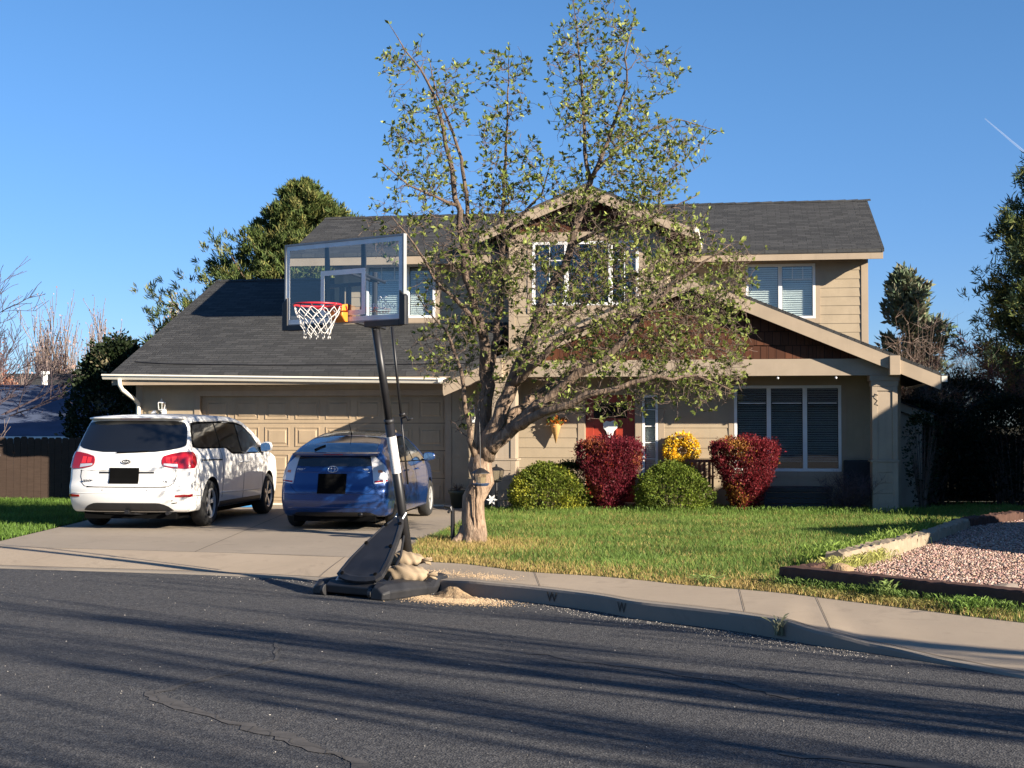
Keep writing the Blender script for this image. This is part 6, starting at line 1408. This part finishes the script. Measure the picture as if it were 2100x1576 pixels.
def bare_tree(name, loc, h, label, seed, mat, up=1., n=7, spread=.35, group=None, r0=.1, trunkh=.12, lv=4, buds=None, budn=2, rmin=.006, kids=5, bud=.06):
    g = np.random.default_rng(seed); o = empty(name, loc, 0, label, 'tree', group); tb = MB(); bb = MB(); ends = []
    def grow(p, d, L, r, k):
        pts = [p]; q = p; dd = d.copy(); m_ = 4
        for i in range(m_): dd = dd+g.normal(0, .09, 3)+np.array([0, 0, .06*up]); dd /= np.linalg.norm(dd); q = q+dd*L/m_; pts.append(q)
        (tb if k == 0 else bb).tube(pts, [max(rmin, r*(1-.55*i/m_)) for i in range(m_+1)], 7 if k < 2 else 3, cap=False)
        if k >= lv: ends.append(pts[-1]); ends.append(pts[2]); return
        for i in range(kids if k else n):
            t = g.uniform(.3, 1.0) if k else g.uniform(.75, 1); j = min(m_-1, int(t*m_)); s = pts[j]+(pts[j+1]-pts[j])*(t*m_-j if t < 1 else 1)
            a = g.normal(0, 1, 3); a /= np.linalg.norm(a); sp = spread*g.uniform(.6, 1.3); nd_ = dd*(1-sp*.4)+a*sp+np.array([0, 0, .25*up]); nd_ /= np.linalg.norm(nd_)
            grow(s, nd_, L*(g.uniform(.5, .72) if k else h/max(L, .1)*g.uniform(.40, .52)), r*.5, k+1)
    grow(np.zeros(3), np.array([0, 0, 1.]), h*trunkh, r0, 0)
    tb.build('trunk', mat, o, smooth=True); bb.build('branches', mat, o)
    if buds is not None:
        E_ = np.array(ends); PP, DD, LL = clusters(E_, np.tile([0, 0, 1.], (len(E_), 1)), budn, bud, 1., .04); V, F, cc = leaves(PP, DD, LL, colors(len(PP), buds, .3), .6); npmesh('buds', V, F, 'petal', o, cc)
    return o
B = 'bare trees beyond the neighbouring roofs'
for i, (x, y, h, lb) in enumerate(((-20.5, 66, 9.0, 'bare pinkish poplar left of the centre of the far row'), (-17.6, 62, 8.8, 'tallest bare poplar, in the middle of the far row behind the roofs'), (-16.2, 66, 8.8, 'bare pale tree right of the middle of the far row'), (-22.0, 60, 7.4, 'short bare tree behind the white vent pipe'))):
    bare_tree('bare_tree', (x, y, -2.4), h*.98, lb, 50+i, 'pale_twig', 1.6, 8, .30, B, .12, .06, 4, (.36, .24, .20), 1, .012, 5, .10)
for i, (x, y, h, lb) in enumerate(((-16.9+2.4, 64, 9.6, 'slim pale aspen with dangling catkins'), (-16.0+3.6, 63, 9.6, 'slim tan aspen nearest to the house roof'))):
    bare_tree('aspen_tree', (x, y, -2.4), h*.98, lb, 60+i, 'pale_twig', 2.6, 6, .18, 'slim aspens beyond the neighbouring roofs', .10, .06, 4, (.38, .33, .24), 3, .012, 5, .14)
for i, (x, y, h, lb) in enumerate(((-21.3, 56, 5.6, 'bare tree with orange-red buds at the far left'), (-17.6, 57, 4.6, 'small tree with rusty buds behind the vent pipe roof'))):
    bare_tree('budding_tree', (x, y, -2), h*1.0, lb, 70+i, 'redtwig', 1., 8, .5, 'trees with reddish buds', .08, .12, 4, (.27, .12, .08), 3, .008, 5, .10)
bare_tree('bare_tree', (-17.2, 40, -.9), 7.6, 'grey bare tree reaching in from the left edge above the roofs', 81, 'greytwig', .6, 8, .6, None, .14, .2, 5, None, 1, .008, 4)
bare_tree('bare_tree', (-11.3, 28.2, 0), 2.6, 'low pale bare branches at the left edge in front of the shade-blue roof', 82, 'pale_twig', .3, 5, .6, None, .05, .45, 4, None, 1, .005, 3)
# laurel-like evergreen by the garage
shrub('evergreen_bush', (-8.75, 31.5, -.1), [(0, .7), (.3, .95), (.6, 1.0), (.85, .7), (1, .35)], 3.35, 6500, .10, (.022, .034, .014), 'tall dark evergreen bush beside the left wall of the garage', None, (.20, .17, .10), .12, up=.4, seed=15, gaps=.45, k=4, cat='bush')
# right-hand thicket
T_ = 'shrubs in the thicket right of the house'
bare_shrub('bare_shrub', (8.6, 29.6, 0), 3.1, 1.2, 130, 'twig', 'tall bare brown shrub directly right of the house corner', 91, T_, .007, segs=5, sub=5)
bare_shrub('bare_shrub', (9.9, 30.4, 0), 3.7, 1.5, 150, 'redtwig', 'reddish bare shrub between the juniper and the tall pine', 92, T_, .007, segs=5, sub=5)
bare_shrub('bare_shrub', (9.5, 32.8, -.2), 4.5, 1.5, 120, 'pale_twig', 'thin bare shrub with long upright twigs below the juniper', 93, T_, .007, segs=5, sub=4)
bare_shrub('bare_shrub', (11.2, 28.2, 0), 3.3, 1.4, 130, 'redtwig', 'dark red bare shrub under the tall pine', 94, T_, .007, segs=5, sub=5)
hd = [(0, 1.1), (.4, 1.3), (.8, 1.1), (1, .6)]
for x, y, h, lb, sd_ in ((8.4, 29.2, 2.0, 'dark hedge bush nearest the side shed', 1), (10.2, 28.8, 2.1, 'dark hedge bush at the right behind the gravel', 2), (9.4, 30.2, 2.5, 'dark hedge bush in the middle behind the other two', 3)):
    shrub('hedge_bush', (x, y, 0), hd, h, 3800, .07, (.018, .026, .014), lb, 'dark hedge bushes right of the house', up=.3, seed=95+sd_, k=4, cat='bush', gaps=.5)
shrub('climbing_rose', (7.45, 25.9, 0), [(0, .12), (.5, .30), (.8, .34), (1, .16)], 1.75, 420, .06, (.025, .045, .018), 'thin dark climbing plant on the side shed right of the porch column', None, up=.3, seed=99, k=3, cat='plant', gaps=.4)
# unseen buildings added at the right to cast shade, and street trees behind the camera
nhouse('neighbour_house', 'unseen two storey house added beside the tall pine to shade the porch', 13.0, 22, 19.0, 30.0, 4.15, 6.0, -.3, 'shingle')
g9 = nhouse('shade_caster_garage', 'unseen garage added right of the gravel bed to shade it and the lawn', 11.2, 17, 13.3, 18.6, 2.35, 3.2, -.3, 'shingle')
g9['category'] = 'garage'
for i, (x, y, h, lb) in enumerate(((12.3, 3.9, 6.5, 'slim bare street tree behind the camera, nearest the added garage'), (11.5, 2.6, 7.0, 'slim bare street tree behind the camera, second from the added garage'), (13.5, .3, 8.0, 'slim bare street tree behind the camera, in the middle of the row'), (10.8, -.2, 7.0, 'slim bare street tree behind the camera, nearest the road'), (14.5, -1.9, 8.5, 'slim bare street tree behind the camera, set back from the road'), (11.0, -2.3, 7.5, 'slim bare street tree behind the camera, last but one in the row'), (12.5, -4.6, 8.0, 'slim bare street tree behind the camera, last in the row'))):
    bare_tree('street_tree', (x, y, -.15), h*1.22, lb, 110+i, 'twig', 2.6, 4, .16, 'bare street trees behind the camera', .12, (.09, .07, .10, .07, .10, .07, .09)[i], 3, None, 1, .02, 3)
s_ = N('contrail_white'); s_.t.nodes.remove(s_.p); tr = s_.n('BsdfTransparent'); df = s_.n('BsdfDiffuse'); df.inputs[0].default_value = (.9, .9, .9, 1); mx = s_.n('MixShader'); mx.inputs[0].default_value = .09
s_.l(tr.outputs[0], mx.inputs[1]); s_.l(df.outputs[0], mx.inputs[2]); s_.l(mx.outputs[0], s_.out.inputs[0]); M['cloud'] = s_.m
mb = MB(); mb.tube([(835+i*15, 2500, 540-i*13+rng.normal(0, .4)) for i in range(9)], [.8+i*.28 for i in range(9)], 8); tag(mb.build('contrail', 'cloud', smooth=True), 'short white contrail streak in the blue sky at the right', 'contrail')

nhouse('neighbour_house', 'house across the street behind the camera, on the left', -26, -12, -34, -24, 2.6, 4.6, -.4, 'shingle')
nhouse('neighbour_house', 'house across the street behind the camera, in the middle', -7, 7, -38, -28, 2.6, 4.8, -.4, 'shingle')
nhouse('neighbour_house', 'house across the street behind the camera, on the right', 14, 30, -46, -34, 2.6, 4.8, -.4, 'shingle')
conifer('spruce_tree', (-9.5, -24, -.3), 6.5, 2.6, 70, 'spruce between two houses across the street behind the camera', 19, (.03, .05, .025), (.05, .07, .03), .4, .1, 6, .6, 8, base=.03, blade=.3)
conifer('spruce_tree', (10.5, -33, -.3), 7.5, 3.0, 70, 'spruce beside the middle house across the street behind the camera', 20, (.03, .05, .025), (.05, .07, .03), .4, .1, 6, .6, 8, base=.03, blade=.3)
